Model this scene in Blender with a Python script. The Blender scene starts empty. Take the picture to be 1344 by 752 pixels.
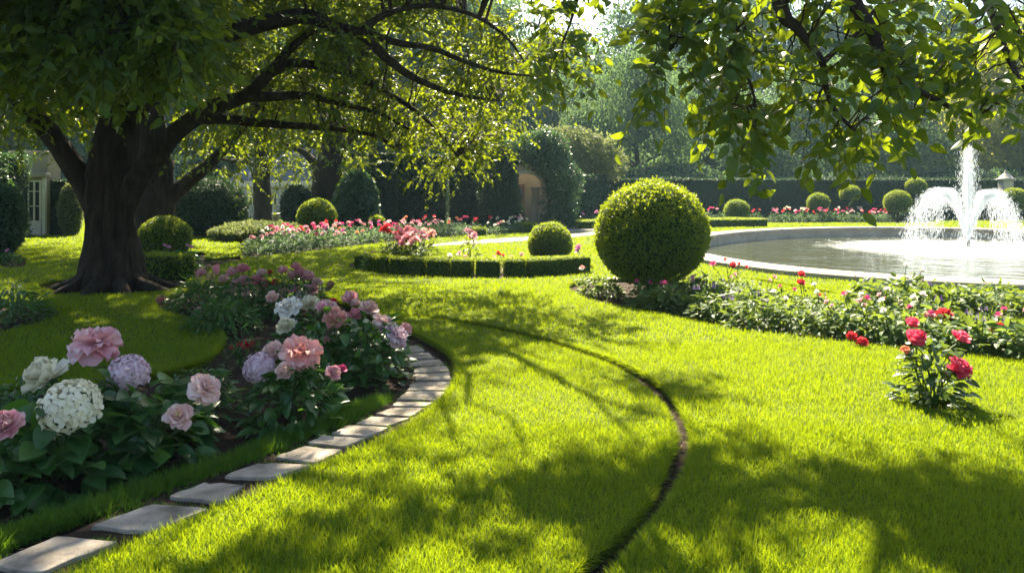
import bpy, math, random
import numpy as np
from mathutils import Vector, noise as mnoise

R = math.radians
C = bpy.context.scene.collection
scene = bpy.context.scene
rng = np.random.default_rng(7)
random.seed(7)

# ------------------------------------------------------------------ camera, sky, sun, exposure
HC, FPX, HOR, CX = 1.6, 1000.0, 250.0, 672.0
cam_d = bpy.data.cameras.new('camera'); cam = bpy.data.objects.new('camera', cam_d); C.objects.link(cam)
cam.location = (0, 0, HC); cam.rotation_euler = (R(90), 0, 0)
cam_d.sensor_width = 36; cam_d.lens = 36 * FPX / 1344
cam_d.shift_y = -(376 - HOR) / 1344
cam_d.clip_start = .05; cam_d.clip_end = 2000
scene.camera = cam

SUN_EL, SUN_AZ = R(46), R(-6)          # sun ahead of the camera, a little to its left
world = bpy.data.worlds.new('World'); scene.world = world; world.use_nodes = True
wn = world.node_tree.nodes; wl = world.node_tree.links
sky = wn.new('ShaderNodeTexSky'); sky.sky_type = 'NISHITA'; sky.sun_disc = False
sky.sun_elevation = SUN_EL; sky.sun_rotation = SUN_AZ; sky.dust_density = 2.0
wn['Background'].inputs['Strength'].default_value = .056
wl.new(sky.outputs[0], wn['Background'].inputs['Color'])
sd = bpy.data.lights.new('sun', 'SUN'); sd.energy = 5.0; sd.angle = R(.55); sd.color = (1, .88, .66)
sun = bpy.data.objects.new('sun', sd); C.objects.link(sun)
SV = Vector((math.sin(SUN_AZ) * math.cos(SUN_EL), math.cos(SUN_AZ) * math.cos(SUN_EL), math.sin(SUN_EL)))
sun.rotation_euler = (-SV).to_track_quat('-Z', 'Y').to_euler(); sun.location = (0, 20, 30)
SH = np.array([SV.x / SV.z, SV.y / SV.z])        # ground shift of a shadow per metre of height
scene.view_settings.view_transform = 'Standard'; scene.view_settings.look = 'None'
scene.view_settings.exposure = 2.6; scene.view_settings.gamma = 1
scene.render.engine = 'CYCLES'
cy = scene.cycles
cy.use_denoising = True
cy.max_bounces = 8; cy.diffuse_bounces = 3; cy.glossy_bounces = 2; cy.transmission_bounces = 5; cy.transparent_max_bounces = 8; cy.volume_bounces = 0
cy.caustics_reflective = False; cy.caustics_refractive = False

# ------------------------------------------------------------------ helpers
def G(px, py, z=0.):
    d = FPX * (HC - z) / (py - HOR)
    return np.array([(px - CX) / FPX * d, d, z])
def A(px, py, d):
    return np.array([(px - CX) / FPX * d, d, HC + (HOR - py) / FPX * d])
def unit(v):
    v = np.asarray(v, float); return v / (np.linalg.norm(v, axis=-1, keepdims=True) + 1e-9)
def tag(o, label=None, cat=None, group=None, kind=None):
    if label: o['label'] = label
    if cat: o['category'] = cat
    if group: o['group'] = group
    if kind: o['kind'] = kind
    return o
def empty(name, loc, label, cat, group=None):
    o = bpy.data.objects.new(name, None); o.empty_display_size = .2; C.objects.link(o)
    o.location = [float(c) for c in loc]
    return tag(o, label, cat, group)
class MB:
    """collects vertices and faces, links them as ONE mesh object"""
    def __init__(s): s.V = []; s.F = []; s.M = []; s.n = 0
    def add(s, V, F, m=0):
        V = np.asarray(V, float).reshape(-1, 3); F = np.asarray(F, int)
        if len(V) == 0 or len(F) == 0: return s
        s.V.append(V); s.F.append(F + s.n); s.M.append(m); s.n += len(V); return s
    def merge(s, o, m):
        if o.n:
            n0 = s.n; s.V += o.V; s.F += [f + n0 for f in o.F]; s.M += [m] * len(o.F); s.n += o.n
        return s
    def mesh(s, name, mats, smooth=False):
        me = bpy.data.meshes.new(name)
        V = np.concatenate(s.V); me.vertices.add(len(V)); me.vertices.foreach_set('co', V.astype(np.float32).ravel())
        loops = np.concatenate([f.ravel() for f in s.F]); cnt = np.concatenate([np.full(len(f), f.shape[1]) for f in s.F])
        me.loops.add(len(loops)); me.loops.foreach_set('vertex_index', loops.astype(np.int32))
        me.polygons.add(len(cnt)); me.polygons.foreach_set('loop_start', (np.cumsum(cnt) - cnt).astype(np.int32))
        mi = np.concatenate([np.full(len(f), m) for f, m in zip(s.F, s.M)]); me.polygons.foreach_set('material_index', mi.astype(np.int32))
        me.polygons.foreach_set('use_smooth', np.full(len(cnt), smooth))
        for m in (mats if isinstance(mats, (list, tuple)) else [mats]): me.materials.append(m)
        me.update(calc_edges=True); return me
    def build(s, name, mats, parent=None, smooth=False, world=True):
        if s.n == 0: return None
        o = bpy.data.objects.new(name, s.mesh(name, mats, smooth)); C.objects.link(o)
        if parent is not None:
            o.parent = parent
            if world: o.matrix_parent_inverse = parent_inv(parent)
        return o
def wmat(p):
    return p.matrix_basis if p.parent is None else wmat(p.parent) @ p.matrix_parent_inverse @ p.matrix_basis
def parent_inv(p): return wmat(p).inverted()
def link(name, me, parent=None, loc=(0, 0, 0), rot=(0, 0, 0), sc=(1, 1, 1)):
    o = bpy.data.objects.new(name, me); C.objects.link(o); o.parent = parent
    o.location = [float(c) for c in loc]; o.rotation_euler = rot; o.scale = sc if hasattr(sc, '__len__') else (sc,) * 3
    return o
def children(o): return list(o.children)
def copy_tree(o, parent=None):
    c = o.copy(); C.objects.link(c); c.parent = parent
    for ch in children(o): copy_tree(ch, c)
    return c
def smooth_line(P, n=8, closed=False):
    P = np.asarray(P, float); k = len(P); out = []
    rngi = range(k) if closed else range(k - 1)
    for i in rngi:
        if closed: p0, p1, p2, p3 = P[(i - 1) % k], P[i], P[(i + 1) % k], P[(i + 2) % k]
        else: p0, p1, p2, p3 = P[max(i - 1, 0)], P[i], P[i + 1], P[min(i + 2, k - 1)]
        for t in np.arange(n) / n:
            out.append(.5 * ((2 * p1) + (-p0 + p2) * t + (2 * p0 - 5 * p1 + 4 * p2 - p3) * t * t + (-p0 + 3 * p1 - 3 * p2 + p3) * t ** 3))
    if not closed: out.append(P[-1])
    return np.array(out)
def frames(D, N):
    D = unit(D); N = N - (N * D).sum(-1, keepdims=True) * D; N = unit(N); X = np.cross(D, N)
    return X, D, N
def place(T, P, D, N, S):
    """instances template T (verts, faces) at P, its y axis along D, its z axis near N, scaled S"""
    V, F = T; X, Y, Z = frames(np.asarray(D, float), np.asarray(N, float))
    S = np.asarray(S, float).reshape(-1, 1, 1) if np.ndim(S) < 2 else np.asarray(S, float)[:, None, :]
    L = V[None] * S
    W = P[:, None, :] + L[..., 0:1] * X[:, None] + L[..., 1:2] * Y[:, None] + L[..., 2:3] * Z[:, None]
    n, k = len(P), len(V)
    FF = (F[None] + (np.arange(n) * k)[:, None, None]).reshape(-1, F.shape[1])
    return W.reshape(-1, 3), FF
def tube(P, r, k=8, cap=True, rough=0., seed=0):
    P = np.asarray(P, float); r = np.broadcast_to(np.asarray(r, float), len(P)); n = len(P)
    T = unit(np.gradient(P, axis=0)); up = np.array([0.13, 0.31, .94]); up = np.where(np.abs(T @ up)[:, None] > .95, np.array([1., 0, 0]), up)
    X = unit(np.cross(T, up)); Y = np.cross(X, T)
    for i in range(1, n):                     # parallel transport keeps the tube from twisting
        x = X[i - 1] - (X[i - 1] @ T[i]) * T[i]; X[i] = unit(x); Y[i] = np.cross(X[i], T[i])
    a = np.arange(k) / k * 2 * np.pi
    rr = r[:, None] * np.ones(k)
    if rough:
        rg = np.random.default_rng(seed); ph = rg.uniform(0, 6.28, 4)
        lob = .5 * np.sin(3 * a + ph[0]) + .35 * np.sin(5 * a + ph[1]) + .3 * np.sin(8 * a + ph[2])
        rr = rr * (1 + rough * lob[None] + rough * .4 * rg.normal(size=(n, k)))
    V = P[:, None] + rr[..., None] * (np.cos(a)[None, :, None] * X[:, None] + np.sin(a)[None, :, None] * Y[:, None])
    i, j = np.meshgrid(np.arange(n - 1), np.arange(k), indexing='ij'); j2 = (j + 1) % k
    F = np.stack([i * k + j, i * k + j2, (i + 1) * k + j2, (i + 1) * k + j], -1).reshape(-1, 4)
    V = V.reshape(-1, 3)
    if cap:
        V = np.concatenate([V, P[:1], P[-1:]]); b = n * k; j = np.arange(k)
        F = np.concatenate([F, np.stack([(j + 1) % k, j, np.full(k, b), np.full(k, b)], -1), np.stack([(n - 1) * k + j, (n - 1) * k + (j + 1) % k, np.full(k, b + 1), np.full(k, b + 1)], -1)])
        q = F[:-2 * k]; t = F[-2 * k:, :3]
        return V, q, t
    return V, F, None
def add_tube(mb, P, r, k=8, m=0, **kw):
    V, q, t = tube(P, r, k, **kw); n0 = mb.n; mb.add(V, q, m)
    if t is not None: mb.F.append(t + n0); mb.M.append(m)
def box(mb, c, s, rot=0., m=0):
    c = np.asarray(c, float); s = np.asarray(s, float) / 2
    V = np.array([[x, y, z] for z in (-1, 1) for x, y in ((-1, -1), (1, -1), (1, 1), (-1, 1))]) * s
    ca, sa = math.cos(rot), math.sin(rot); V = np.stack([V[:, 0] * ca - V[:, 1] * sa, V[:, 0] * sa + V[:, 1] * ca, V[:, 2]], 1) + c
    mb.add(V, [[3, 2, 1, 0], [4, 5, 6, 7], [0, 1, 5, 4], [1, 2, 6, 5], [2, 3, 7, 6], [3, 0, 4, 7]], m); return mb
def bevel(o, w=.01, seg=2):
    md = o.modifiers.new('bevel', 'BEVEL'); md.width = w; md.segments = seg; md.limit_method = 'ANGLE'; return o
def lathe(mb, c, prof, k=24, m=0):
    c = np.asarray(c, float); a = np.arange(k) / k * 2 * np.pi; n = len(prof)
    V = np.array([[r * np.cos(t) + c[0], r * np.sin(t) + c[1], z + c[2]] for r, z in prof for t in a])
    i, j = np.meshgrid(np.arange(n - 1), np.arange(k), indexing='ij'); j2 = (j + 1) % k
    mb.add(V, np.stack([i * k + j, i * k + j2, (i + 1) * k + j2, (i + 1) * k + j], -1).reshape(-1, 4), m); return mb
def rdir(n, zbias=0., zs=1.):
    v = rng.normal(size=(n, 3)); v[:, 2] = v[:, 2] * zs + zbias; return unit(v)
def in_poly(X, Y, poly):
    x, y = poly[:, 0], poly[:, 1]; x2, y2 = np.roll(x, -1), np.roll(y, -1); c = np.zeros(len(X), bool)
    for a, b, a2, b2 in zip(x, y, x2, y2):
        if b == b2: continue
        c ^= ((b > Y) != (b2 > Y)) & (X < (a2 - a) * (Y - b) / (b2 - b) + a)
    return c
def grid_faces(nu, nv):
    i, j = np.meshgrid(np.arange(nv - 1), np.arange(nu - 1), indexing='ij'); a = i * nu + j
    return np.stack([a, a + 1, a + nu + 1, a + nu], -1).reshape(-1, 4)

# leaf templates (y = along the leaf, z = upper face)
DIAMOND = (np.array([[0, 0, 0], [.5, .5, 0], [0, 1, 0], [-.5, .5, 0]]) * [.7, 1, 1], np.array([[0, 1, 2, 3]]))
LEAF5 = (np.array([[0, 0, 0], [-.26, .42, .07], [0, .5, 0], [.26, .42, .07], [0, 1, -.1]]), np.array([[0, 2, 1], [0, 3, 2], [1, 2, 4], [2, 3, 4]]))
def ovate(w=.36, nv=7, fold=.22, droop=.25, tip=1.25, stalk=.0):
    V = []
    for i in range(nv):
        t = i / (nv - 1); ww = w * (math.sin(math.pi * min(1, t ** (1 / tip) * 1.0)) ** .8 if 0 < t < 1 else .02)
        for u in (-1, 0, 1): V.append([u * ww, stalk + t * (1 - stalk), abs(u) * ww * fold - droop * t * t])
    return np.array(V), grid_faces(3, nv)
OVATE = ovate(.27); LANCE = ovate(.15, 6, .3, .35); BROAD = ovate(.36, 7, .2, .3, 1.35)
BLADE3 = (np.array([[-.5, 0, 0], [.5, 0, 0], [0, 1, .25]]), np.array([[0, 1, 2]]))
BLADE5 = (np.array([[-.5, 0, 0], [.5, 0, 0], [-.36, .55, .08], [.36, .55, .08], [0, 1, .35]]), None)
BLADE5Q = np.array([[0, 1, 3, 2]]); BLADE5T = np.array([[2, 3, 4]])

# ------------------------------------------------------------------ materials
def nt(name):
    m = bpy.data.materials.new(name); m.use_nodes = True; n = m.node_tree.nodes; l = m.node_tree.links; b = n['Principled BSDF']; return m, n, l, b
def ramp(n, l, src, stops):
    r = n.new('ShaderNodeValToRGB'); e = r.color_ramp.elements
    while len(e) < len(stops): e.new(.5)
    for el, (p, c) in zip(e, stops): el.position = p; el.color = (*c, 1)
    l.new(src, r.inputs[0]); return r.outputs[0]
def noise_tex(n, l, scale, detail=4, rough=.55, coord='Object', vec=None):
    t = n.new('ShaderNodeTexNoise'); t.inputs['Scale'].default_value = scale; t.inputs['Detail'].default_value = detail; t.inputs['Roughness'].default_value = rough
    if vec is None: tc = n.new('ShaderNodeTexCoord'); vec = tc.outputs[coord]
    l.new(vec, t.inputs['Vector']); return t
def leaf_mat(name, cols, trans, fac=.42, rough=.42, spec=.35, patch=None):
    """leaf or petal: per-leaf colour between the stops, light passes through it"""
    m, n, l, b = nt(name); g = n.new('ShaderNodeNewGeometry'); k = len(cols)
    src = g.outputs['Random Per Island']
    col = ramp(n, l, src, [(i / max(1, k - 1), c) for i, c in enumerate(cols)])
    b.inputs['Roughness'].default_value = rough; b.inputs['Specular IOR Level'].default_value = spec
    t = n.new('ShaderNodeBsdfTranslucent'); mx = n.new('ShaderNodeMixShader'); mx.inputs[0].default_value = fac
    mt = n.new('ShaderNodeMix'); mt.data_type = 'RGBA'; mt.inputs[0].default_value = .72; l.new(col, mt.inputs[6]); mt.inputs[7].default_value = (*trans, 1)
    cout, tout = col, mt.outputs[2]
    if patch:                                   # large soft patches of another colour (worn or lusher lawn)
        sc_, c2, amt = patch; t2 = noise_tex(n, l, sc_, 3); r2 = n.new('ShaderNodeMapRange'); r2.inputs[1].default_value = .42; r2.inputs[2].default_value = .62; r2.inputs[4].default_value = amt; l.new(t2.outputs[0], r2.inputs[0])
        m2 = n.new('ShaderNodeMix'); m2.data_type = 'RGBA'; l.new(r2.outputs[0], m2.inputs[0]); l.new(col, m2.inputs[6]); m2.inputs[7].default_value = (*c2, 1); cout = m2.outputs[2]
    l.new(cout, b.inputs['Base Color']); l.new(tout, t.inputs['Color'])
    l.new(b.outputs[0], mx.inputs[1]); l.new(t.outputs[0], mx.inputs[2]); l.new(mx.outputs[0], n['Material Output'].inputs[0]); return m
def rough_mat(name, stops, scale=6, detail=6, bump=.3, bscale=None, rough=.85, spec=.25, stretch=None, dist=.02):
    m, n, l, b = nt(name); tc = n.new('ShaderNodeTexCoord'); vec = tc.outputs['Object']
    if stretch:
        mp = n.new('ShaderNodeMapping'); mp.inputs['Scale'].default_value = stretch; l.new(vec, mp.inputs[0]); vec = mp.outputs[0]
    t = noise_tex(n, l, scale, detail, .6, vec=vec); l.new(ramp(n, l, t.outputs[0], stops), b.inputs['Base Color'])
    b.inputs['Roughness'].default_value = rough; b.inputs['Specular IOR Level'].default_value = spec
    t2 = noise_tex(n, l, bscale or scale * 3, 8, .65, vec=vec); bp = n.new('ShaderNodeBump'); bp.inputs['Strength'].default_value = bump; bp.inputs['Distance'].default_value = dist
    l.new(t2.outputs[0], bp.inputs['Height']); l.new(bp.outputs[0], b.inputs['Normal']); return m
M = {}
M['grass'] = leaf_mat('grass_blades', [(.013, .085, .006), (.028, .125, .008), (.075, .155, .010)], (.415, .50, .004), .48, .5, .2, patch=(.7, (.055, .125, .008), .7))
M['turf'] = rough_mat('turf', [(.3, (.05, .075, .006)), (.7, (.085, .11, .008))], 14, 8, .6, 60, .95, .1)
M['edge_grass'] = leaf_mat('edging_grass', [(.014, .07, .008), (.03, .105, .010), (.06, .135, .012)], (.22, .40, .012), .42, .45, .25)
M['soil'] = rough_mat('soil', [(.3, (.016, .010, .007)), (.62, (.05, .032, .021))], 22, 8, 1., 45, .95, .15, dist=.04)
M['chip'] = leaf_mat('bark_chips', [(.03, .016, .010), (.08, .045, .026), (.17, .10, .06)], (.02, .01, .006), .02, .8, .2)
M['bark'] = rough_mat('tree_bark', [(.3, (.013, .009, .006)), (.55, (.034, .025, .017)), (.75, (.05, .046, .025))], 3.5, 9, 1., 7, .92, .15, stretch=(3, 3, .6), dist=.06)
M['dark_bark'] = rough_mat('shaded_bark', [(.3, (.012, .009, .007)), (.7, (.03, .023, .017))], 5, 6, .6, 9, .95, .1)
M['twig'] = rough_mat('twig_bark', [(.3, (.02, .013, .009)), (.7, (.05, .035, .022))], 9, 5, .4, 30, .85, .2)
M['big_leaf'] = leaf_mat('shade_tree_leaves', [(.009, .042, .006), (.02, .07, .008), (.04, .095, .009)], (.36, .43, .006), .37, .42, .2)
M['near_leaf'] = leaf_mat('near_branch_leaves', [(.016, .05, .010), (.028, .075, .012), (.05, .10, .013)], (.33, .42, .009), .42, .36, .3)
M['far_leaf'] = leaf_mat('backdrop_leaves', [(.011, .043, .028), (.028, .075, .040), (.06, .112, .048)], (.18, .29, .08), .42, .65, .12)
M['gold_leaf'] = leaf_mat('golden_leaves', [(.10, .13, .015), (.16, .18, .02)], (.5, .5, .05), .5, .6, .2)
M['pale_leaf'] = leaf_mat('pale_shrub_leaves', [(.06, .085, .03), (.10, .13, .045), (.14, .17, .06)], (.24, .28, .08), .4, .6, .2)
M['yew'] = leaf_mat('yew_leaves', [(.006, .022, .012), (.012, .036, .016), (.022, .05, .018)], (.05, .10, .02), .25, .55, .25)
M['yew_core'] = rough_mat('yew_core', [(.35, (.004, .012, .006)), (.7, (.012, .028, .012))], 12, 6, .8, 30, .95, .1)
M['box'] = leaf_mat('box_leaves', [(.025, .075, .006), (.055, .12, .010), (.12, .18, .014)], (.42, .50, .015), .45, .42, .3)
M['box_core'] = rough_mat('box_core', [(.35, (.012, .030, .005)), (.7, (.025, .055, .008))], 20, 6, .8, 40, .95, .1)
M['ivy'] = leaf_mat('ivy_leaves', [(.012, .045, .026), (.025, .07, .035), (.05, .10, .045)], (.10, .2, .04), .3, .4, .4)
M['peony_leaf'] = leaf_mat('peony_leaves', [(.016, .06, .018), (.035, .10, .022), (.06, .14, .028)], (.14, .32, .02), .36, .34, .5)
M['bed_leaf'] = leaf_mat('bedding_leaves', [(.035, .075, .018), (.06, .115, .025), (.10, .16, .045)], (.26, .34, .03), .38, .5, .2)
M['grey_leaf'] = leaf_mat('silvery_leaves', [(.026, .075, .03), (.05, .115, .045), (.085, .155, .065)], (.2, .30, .10), .33, .6, .12)
M['rose_leaf'] = leaf_mat('rose_leaves', [(.02, .05, .012), (.04, .085, .018), (.07, .12, .025)], (.2, .28, .02), .36, .3, .55)
M['stem'] = leaf_mat('green_stems', [(.03, .075, .015), (.05, .10, .02)], (.1, .2, .02), .15, .5, .3)
def petal_mat(name, a, b_, tr, fac=.33): return leaf_mat(name, [a, b_], tr, fac, .5, .25)
PET = {
 'cream': petal_mat('cream_petals', (.78, .72, .52), (.86, .82, .68), (.85, .8, .55)),
 'white': petal_mat('white_petals', (.82, .78, .72), (.90, .87, .82), (.85, .8, .7)),
 'blush': petal_mat('blush_petals', (.78, .50, .46), (.88, .72, .66), (.85, .55, .48)),
 'pink': petal_mat('pink_petals', (.74, .27, .33), (.87, .50, .52), (.8, .25, .3)),
 'rosepink': petal_mat('rose_pink_petals', (.80, .41, .44), (.90, .67, .66), (.8, .3, .38)),
 'coral': petal_mat('coral_petals', (.80, .40, .36), (.88, .60, .54), (.85, .36, .3)),
 'lilac': petal_mat('lilac_petals', (.62, .42, .48), (.80, .64, .67), (.6, .42, .58)),
 'magenta': petal_mat('magenta_petals', (.60, .08, .24), (.78, .20, .38), (.75, .06, .2)),
 'crimson': petal_mat('crimson_petals', (.42, .012, .035), (.62, .035, .07), (.65, .03, .06)),
 'red': petal_mat('red_petals', (.68, .03, .07), (.82, .12, .14), (.8, .05, .05)),
 'hotpink': petal_mat('hot_pink_petals', (.78, .05, .16), (.90, .22, .32), (.9, .1, .16)),
 'purple': petal_mat('purple_petals', (.16, .07, .40), (.30, .16, .55), (.3, .14, .5)),
 'orchid': petal_mat('orchid_petals', (.68, .30, .46), (.80, .48, .60), (.6, .18, .5)),
 'yellow': petal_mat('pale_yellow_petals', (.78, .62, .26), (.86, .76, .45), (.85, .7, .3)),
 'orange': petal_mat('salmon_petals', (.78, .26, .14), (.84, .42, .26), (.85, .35, .2)),
 'brown': petal_mat('faded_petals', (.20, .10, .06), (.34, .20, .12), (.3, .18, .1)),
}
M['slab'] = rough_mat('path_stone', [(.26, (.10, .085, .06)), (.40, (.20, .17, .13)), (.53, (.30, .255, .20)), (.72, (.41, .36, .29))], 4.5, 10, .8, 22, .88, .2, dist=.014)
M['stone'] = rough_mat('pale_stone', [(.25, (.24, .22, .18)), (.6, (.38, .35, .29)), (.8, (.46, .43, .37))], 2.5, 9, .5, 14, .88, .2)
M['coping'] = rough_mat('coping_stone', [(.25, (.20, .175, .14)), (.55, (.33, .295, .24)), (.8, (.42, .38, .315))], 2.2, 9, .4, 14, .8, .25)
M['gravel'] = rough_mat('gravel', [(.3, (.17, .15, .125)), (.7, (.32, .29, .245))], 60, 6, 1., 90, .95, .15)
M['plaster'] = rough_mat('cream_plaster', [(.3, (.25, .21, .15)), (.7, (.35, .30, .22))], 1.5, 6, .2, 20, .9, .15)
M['cream'] = rough_mat('lit_cream_wall', [(.3, (.52, .46, .34)), (.7, (.64, .57, .44))], 1.5, 6, .2, 20, .9, .15)  # cream pavilion plaster, lightened in colour to stand in for brighter light
M['slate'] = rough_mat('slate_roof', [(.3, (.05, .06, .075)), (.7, (.10, .115, .135))], 4, 6, .6, 10, .7, .3, stretch=(1, 1, 4))
M['wood'] = rough_mat('brown_door', [(.3, (.09, .035, .02)), (.7, (.17, .075, .04))], 3, 6, .3, 20, .6, .3, stretch=(6, 6, .6))
M['white_paint'] = rough_mat('white_paint', [(.3, (.58, .55, .48)), (.7, (.72, .69, .62))], 3, 4, .1, 20, .6, .3)
M['furniture'] = rough_mat('grey_blue_furniture', [(.3, (.16, .19, .24)), (.7, (.26, .30, .36))], 3, 4, .1, 20, .5, .4)
m, n, l, b = nt('window_glass'); b.inputs['Base Color'].default_value = (.03, .035, .04, 1); b.inputs['Roughness'].default_value = .06; b.inputs['Specular IOR Level'].default_value = .8; M['glass'] = m
m, n, l, b = nt('dark_iron'); b.inputs['Base Color'].default_value = (.03, .03, .03, 1); b.inputs['Metallic'].default_value = .6; b.inputs['Roughness'].default_value = .5; M['iron'] = m
# spray of the fountain: droplets scatter the light
m, n, l, b = nt('water_spray'); b.inputs['Base Color'].default_value = (.80, .84, .87, 1); b.inputs['Roughness'].default_value = .15; b.inputs['Specular IOR Level'].default_value = .6
t = n.new('ShaderNodeBsdfTranslucent'); t.inputs[0].default_value = (.85, .88, .9, 1); mx = n.new('ShaderNodeMixShader'); mx.inputs[0].default_value = .55
l.new(b.outputs[0], mx.inputs[1]); l.new(t.outputs[0], mx.inputs[2]); l.new(mx.outputs[0], n['Material Output'].inputs[0]); M['spray'] = m

# ------------------------------------------------------------------ the setting: ground, lawn with its beds cut out, path, water
def outline(pts, n=6, z=0.): return smooth_line([G(x, y, z)[:2] for x, y in pts], n, True)
BED = outline([(-700, 560), (-300, 520), (0, 508), (150, 500), (250, 478), (284, 458), (290, 440), (268, 427), (235, 417), (208, 408), (203, 396), (228, 386), (262, 376), (330, 366), (400, 376), (450, 395), (500, 415), (535, 430), (566, 446), (592, 463), (603, 482), (598, 505), (566, 540), (500, 580), (419, 614), (330, 653), (232, 694), (146, 730), (70, 772), (-110, 900), (-500, 950)])
CH_L = [(628, 900), (700, 820), (765, 752), (818, 700), (857, 655), (880, 605), (886, 570), (874, 535), (847, 507), (802, 480), (742, 456), (682, 440), (622, 427), (560, 417.5), (500, 411)]
CH_R = [(560, 414.5), (624, 423.5), (685, 436.5), (746, 452), (810, 475), (860, 502), (892, 533), (906, 570), (899, 607), (874, 657), (838, 700), (787, 752), (728, 820), (668, 900)]
CHANNEL = outline([(x - 2.5 + 2.5 * math.sin(i * 2.3) - max(0, y - 590) * .07, y + 1.2) for i, (x, y) in enumerate(CH_L[:-2])] + CH_L[-2:] + CH_R[:1] + [(x + 2.5 + 2.5 * math.sin(i * 1.9 + 1) + max(0, y - 590) * .07, y - .8) for i, (x, y) in enumerate(CH_R[1:])])
RBED = outline([(744, 378), (766, 391), (800, 400), (850, 409), (900, 420), (950, 429), (1050, 442), (1150, 454), (1250, 465), (1344, 475), (1480, 489), (1520, 470), (1480, 450), (1344, 434), (1200, 421), (1100, 406), (1040, 399), (985, 387), (930, 376), (860, 366), (790, 366), (755, 370)])
BBED = outline([(1110, 396), (1150, 404), (1200, 409), (1344, 419), (1500, 429), (1520, 415), (1500, 402), (1344, 391), (1200, 386), (1135, 386)])
OVAL = outline([(455, 347), (463, 353), (490, 358.5), (530, 362), (600, 365), (690, 365.5), (750, 362), (776, 356), (778, 348), (740, 341), (680, 339), (600, 338), (530, 338), (475, 341)])
LONG = outline([(316, 336), (330, 338), (400, 331), (470, 323), (540, 315), (620, 309), (690, 305.5), (700, 302), (690, 299.5), (600, 300), (540, 303), (450, 308), (380, 315), (325, 327)])
RING = outline([(50, 378), (100, 385), (165, 386), (230, 379), (256, 363), (290, 347), (322, 340), (318, 336), (272, 339), (266, 331), (185, 331), (175, 358), (110, 365), (62, 370)])
LBED = outline([(-120, 448), (0, 435), (50, 425), (77, 413), (60, 404), (0, 396), (-120, 396)])
SBED = outline([(-70, 344), (20, 351), (34, 344), (24, 338), (-70, 336)])
PEDGE = outline([(985, 367), (1050, 379), (1095, 386.5), (1102, 384.5), (1050, 375), (988, 364.5)])
ROSEP = outline([(1196, 529), (1222, 537), (1250, 533), (1240, 525), (1210, 523)])
FBED = outline([(1000, 292.3), (1100, 292.6), (1210, 292.2), (1215, 289), (1100, 287), (1000, 288.5)])
PC = np.array([12.3, 21.8]); PA = np.array([.514, .857])          # oval pool: centre, direction of its long axis
PR = (9.9, 6.75)
PC2 = np.array([-PA[1], PA[0]])
def oval(rx, ry, n=96):
    a = np.arange(n) / n * 2 * np.pi; return PC + np.outer(np.cos(a) * rx, PA) + np.outer(np.sin(a) * ry, PC2)
POOL = oval(PR[0] + .70, PR[1] + .70)
HOLES = [BED, CHANNEL, RBED, BBED, OVAL, LONG, RING, LBED, SBED, PEDGE, FBED, ROSEP, POOL]
def sheet(name, outer, holes, z, ext, mat):
    cu = bpy.data.curves.new(name, 'CURVE'); cu.dimensions = '2D'; cu.fill_mode = 'BOTH'; cu.extrude = ext
    for P in [outer] + holes:
        s = cu.splines.new('POLY'); s.points.add(len(P) - 1); s.use_cyclic_u = True
        s.points.foreach_set('co', np.concatenate([P, np.zeros((len(P), 1)), np.ones((len(P), 1))], 1).astype(np.float32).ravel())
    t = bpy.data.objects.new('tmp', cu); C.objects.link(t); dg = bpy.context.evaluated_depsgraph_get()
    me = bpy.data.meshes.new_from_object(t.evaluated_get(dg)); bpy.data.objects.remove(t); bpy.data.curves.remove(cu)
    me.materials.clear(); me.materials.append(mat); o = bpy.data.objects.new(name, me); C.objects.link(o); o.location.z = z
    return tag(o, kind='structure')
rect = lambda x, y0, y1: np.array([[-x, y0], [x, y0], [x, y1], [-x, y1]], float)
sheet('ground', rect(260, -40, 420), [oval(PR[0] + .33, PR[1] + .33)], -.07, 0, M['soil'])
sheet('lawn', rect(70, -3, 58), HOLES, -.05, .05, M['turf'])

# gravel walks lie on the lawn
def patch(name, pts, z, mat):
    P = outline(pts); mb = MB(); n = len(P); c = P.mean(0)
    o = sheet(name, P, [], z, 0, mat); return o
WALK1 = [(660, 303.5), (740, 304.5), (790, 303.5), (840, 299.5), (830, 295.5), (760, 296.5), (690, 297.5), (655, 299.5)]
WALK2 = [(556, 324), (600, 322), (660, 318.5), (720, 314.5), (765, 310.5), (800, 306.5), (780, 304.6), (730, 308), (660, 313), (600, 317.5)]
patch('gravel_path', WALK1, .006, M['gravel']); patch('gravel_path', WALK2, .010, M['gravel'])
NOGRASS = HOLES + [outline(WALK1), outline(WALK2)]

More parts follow.
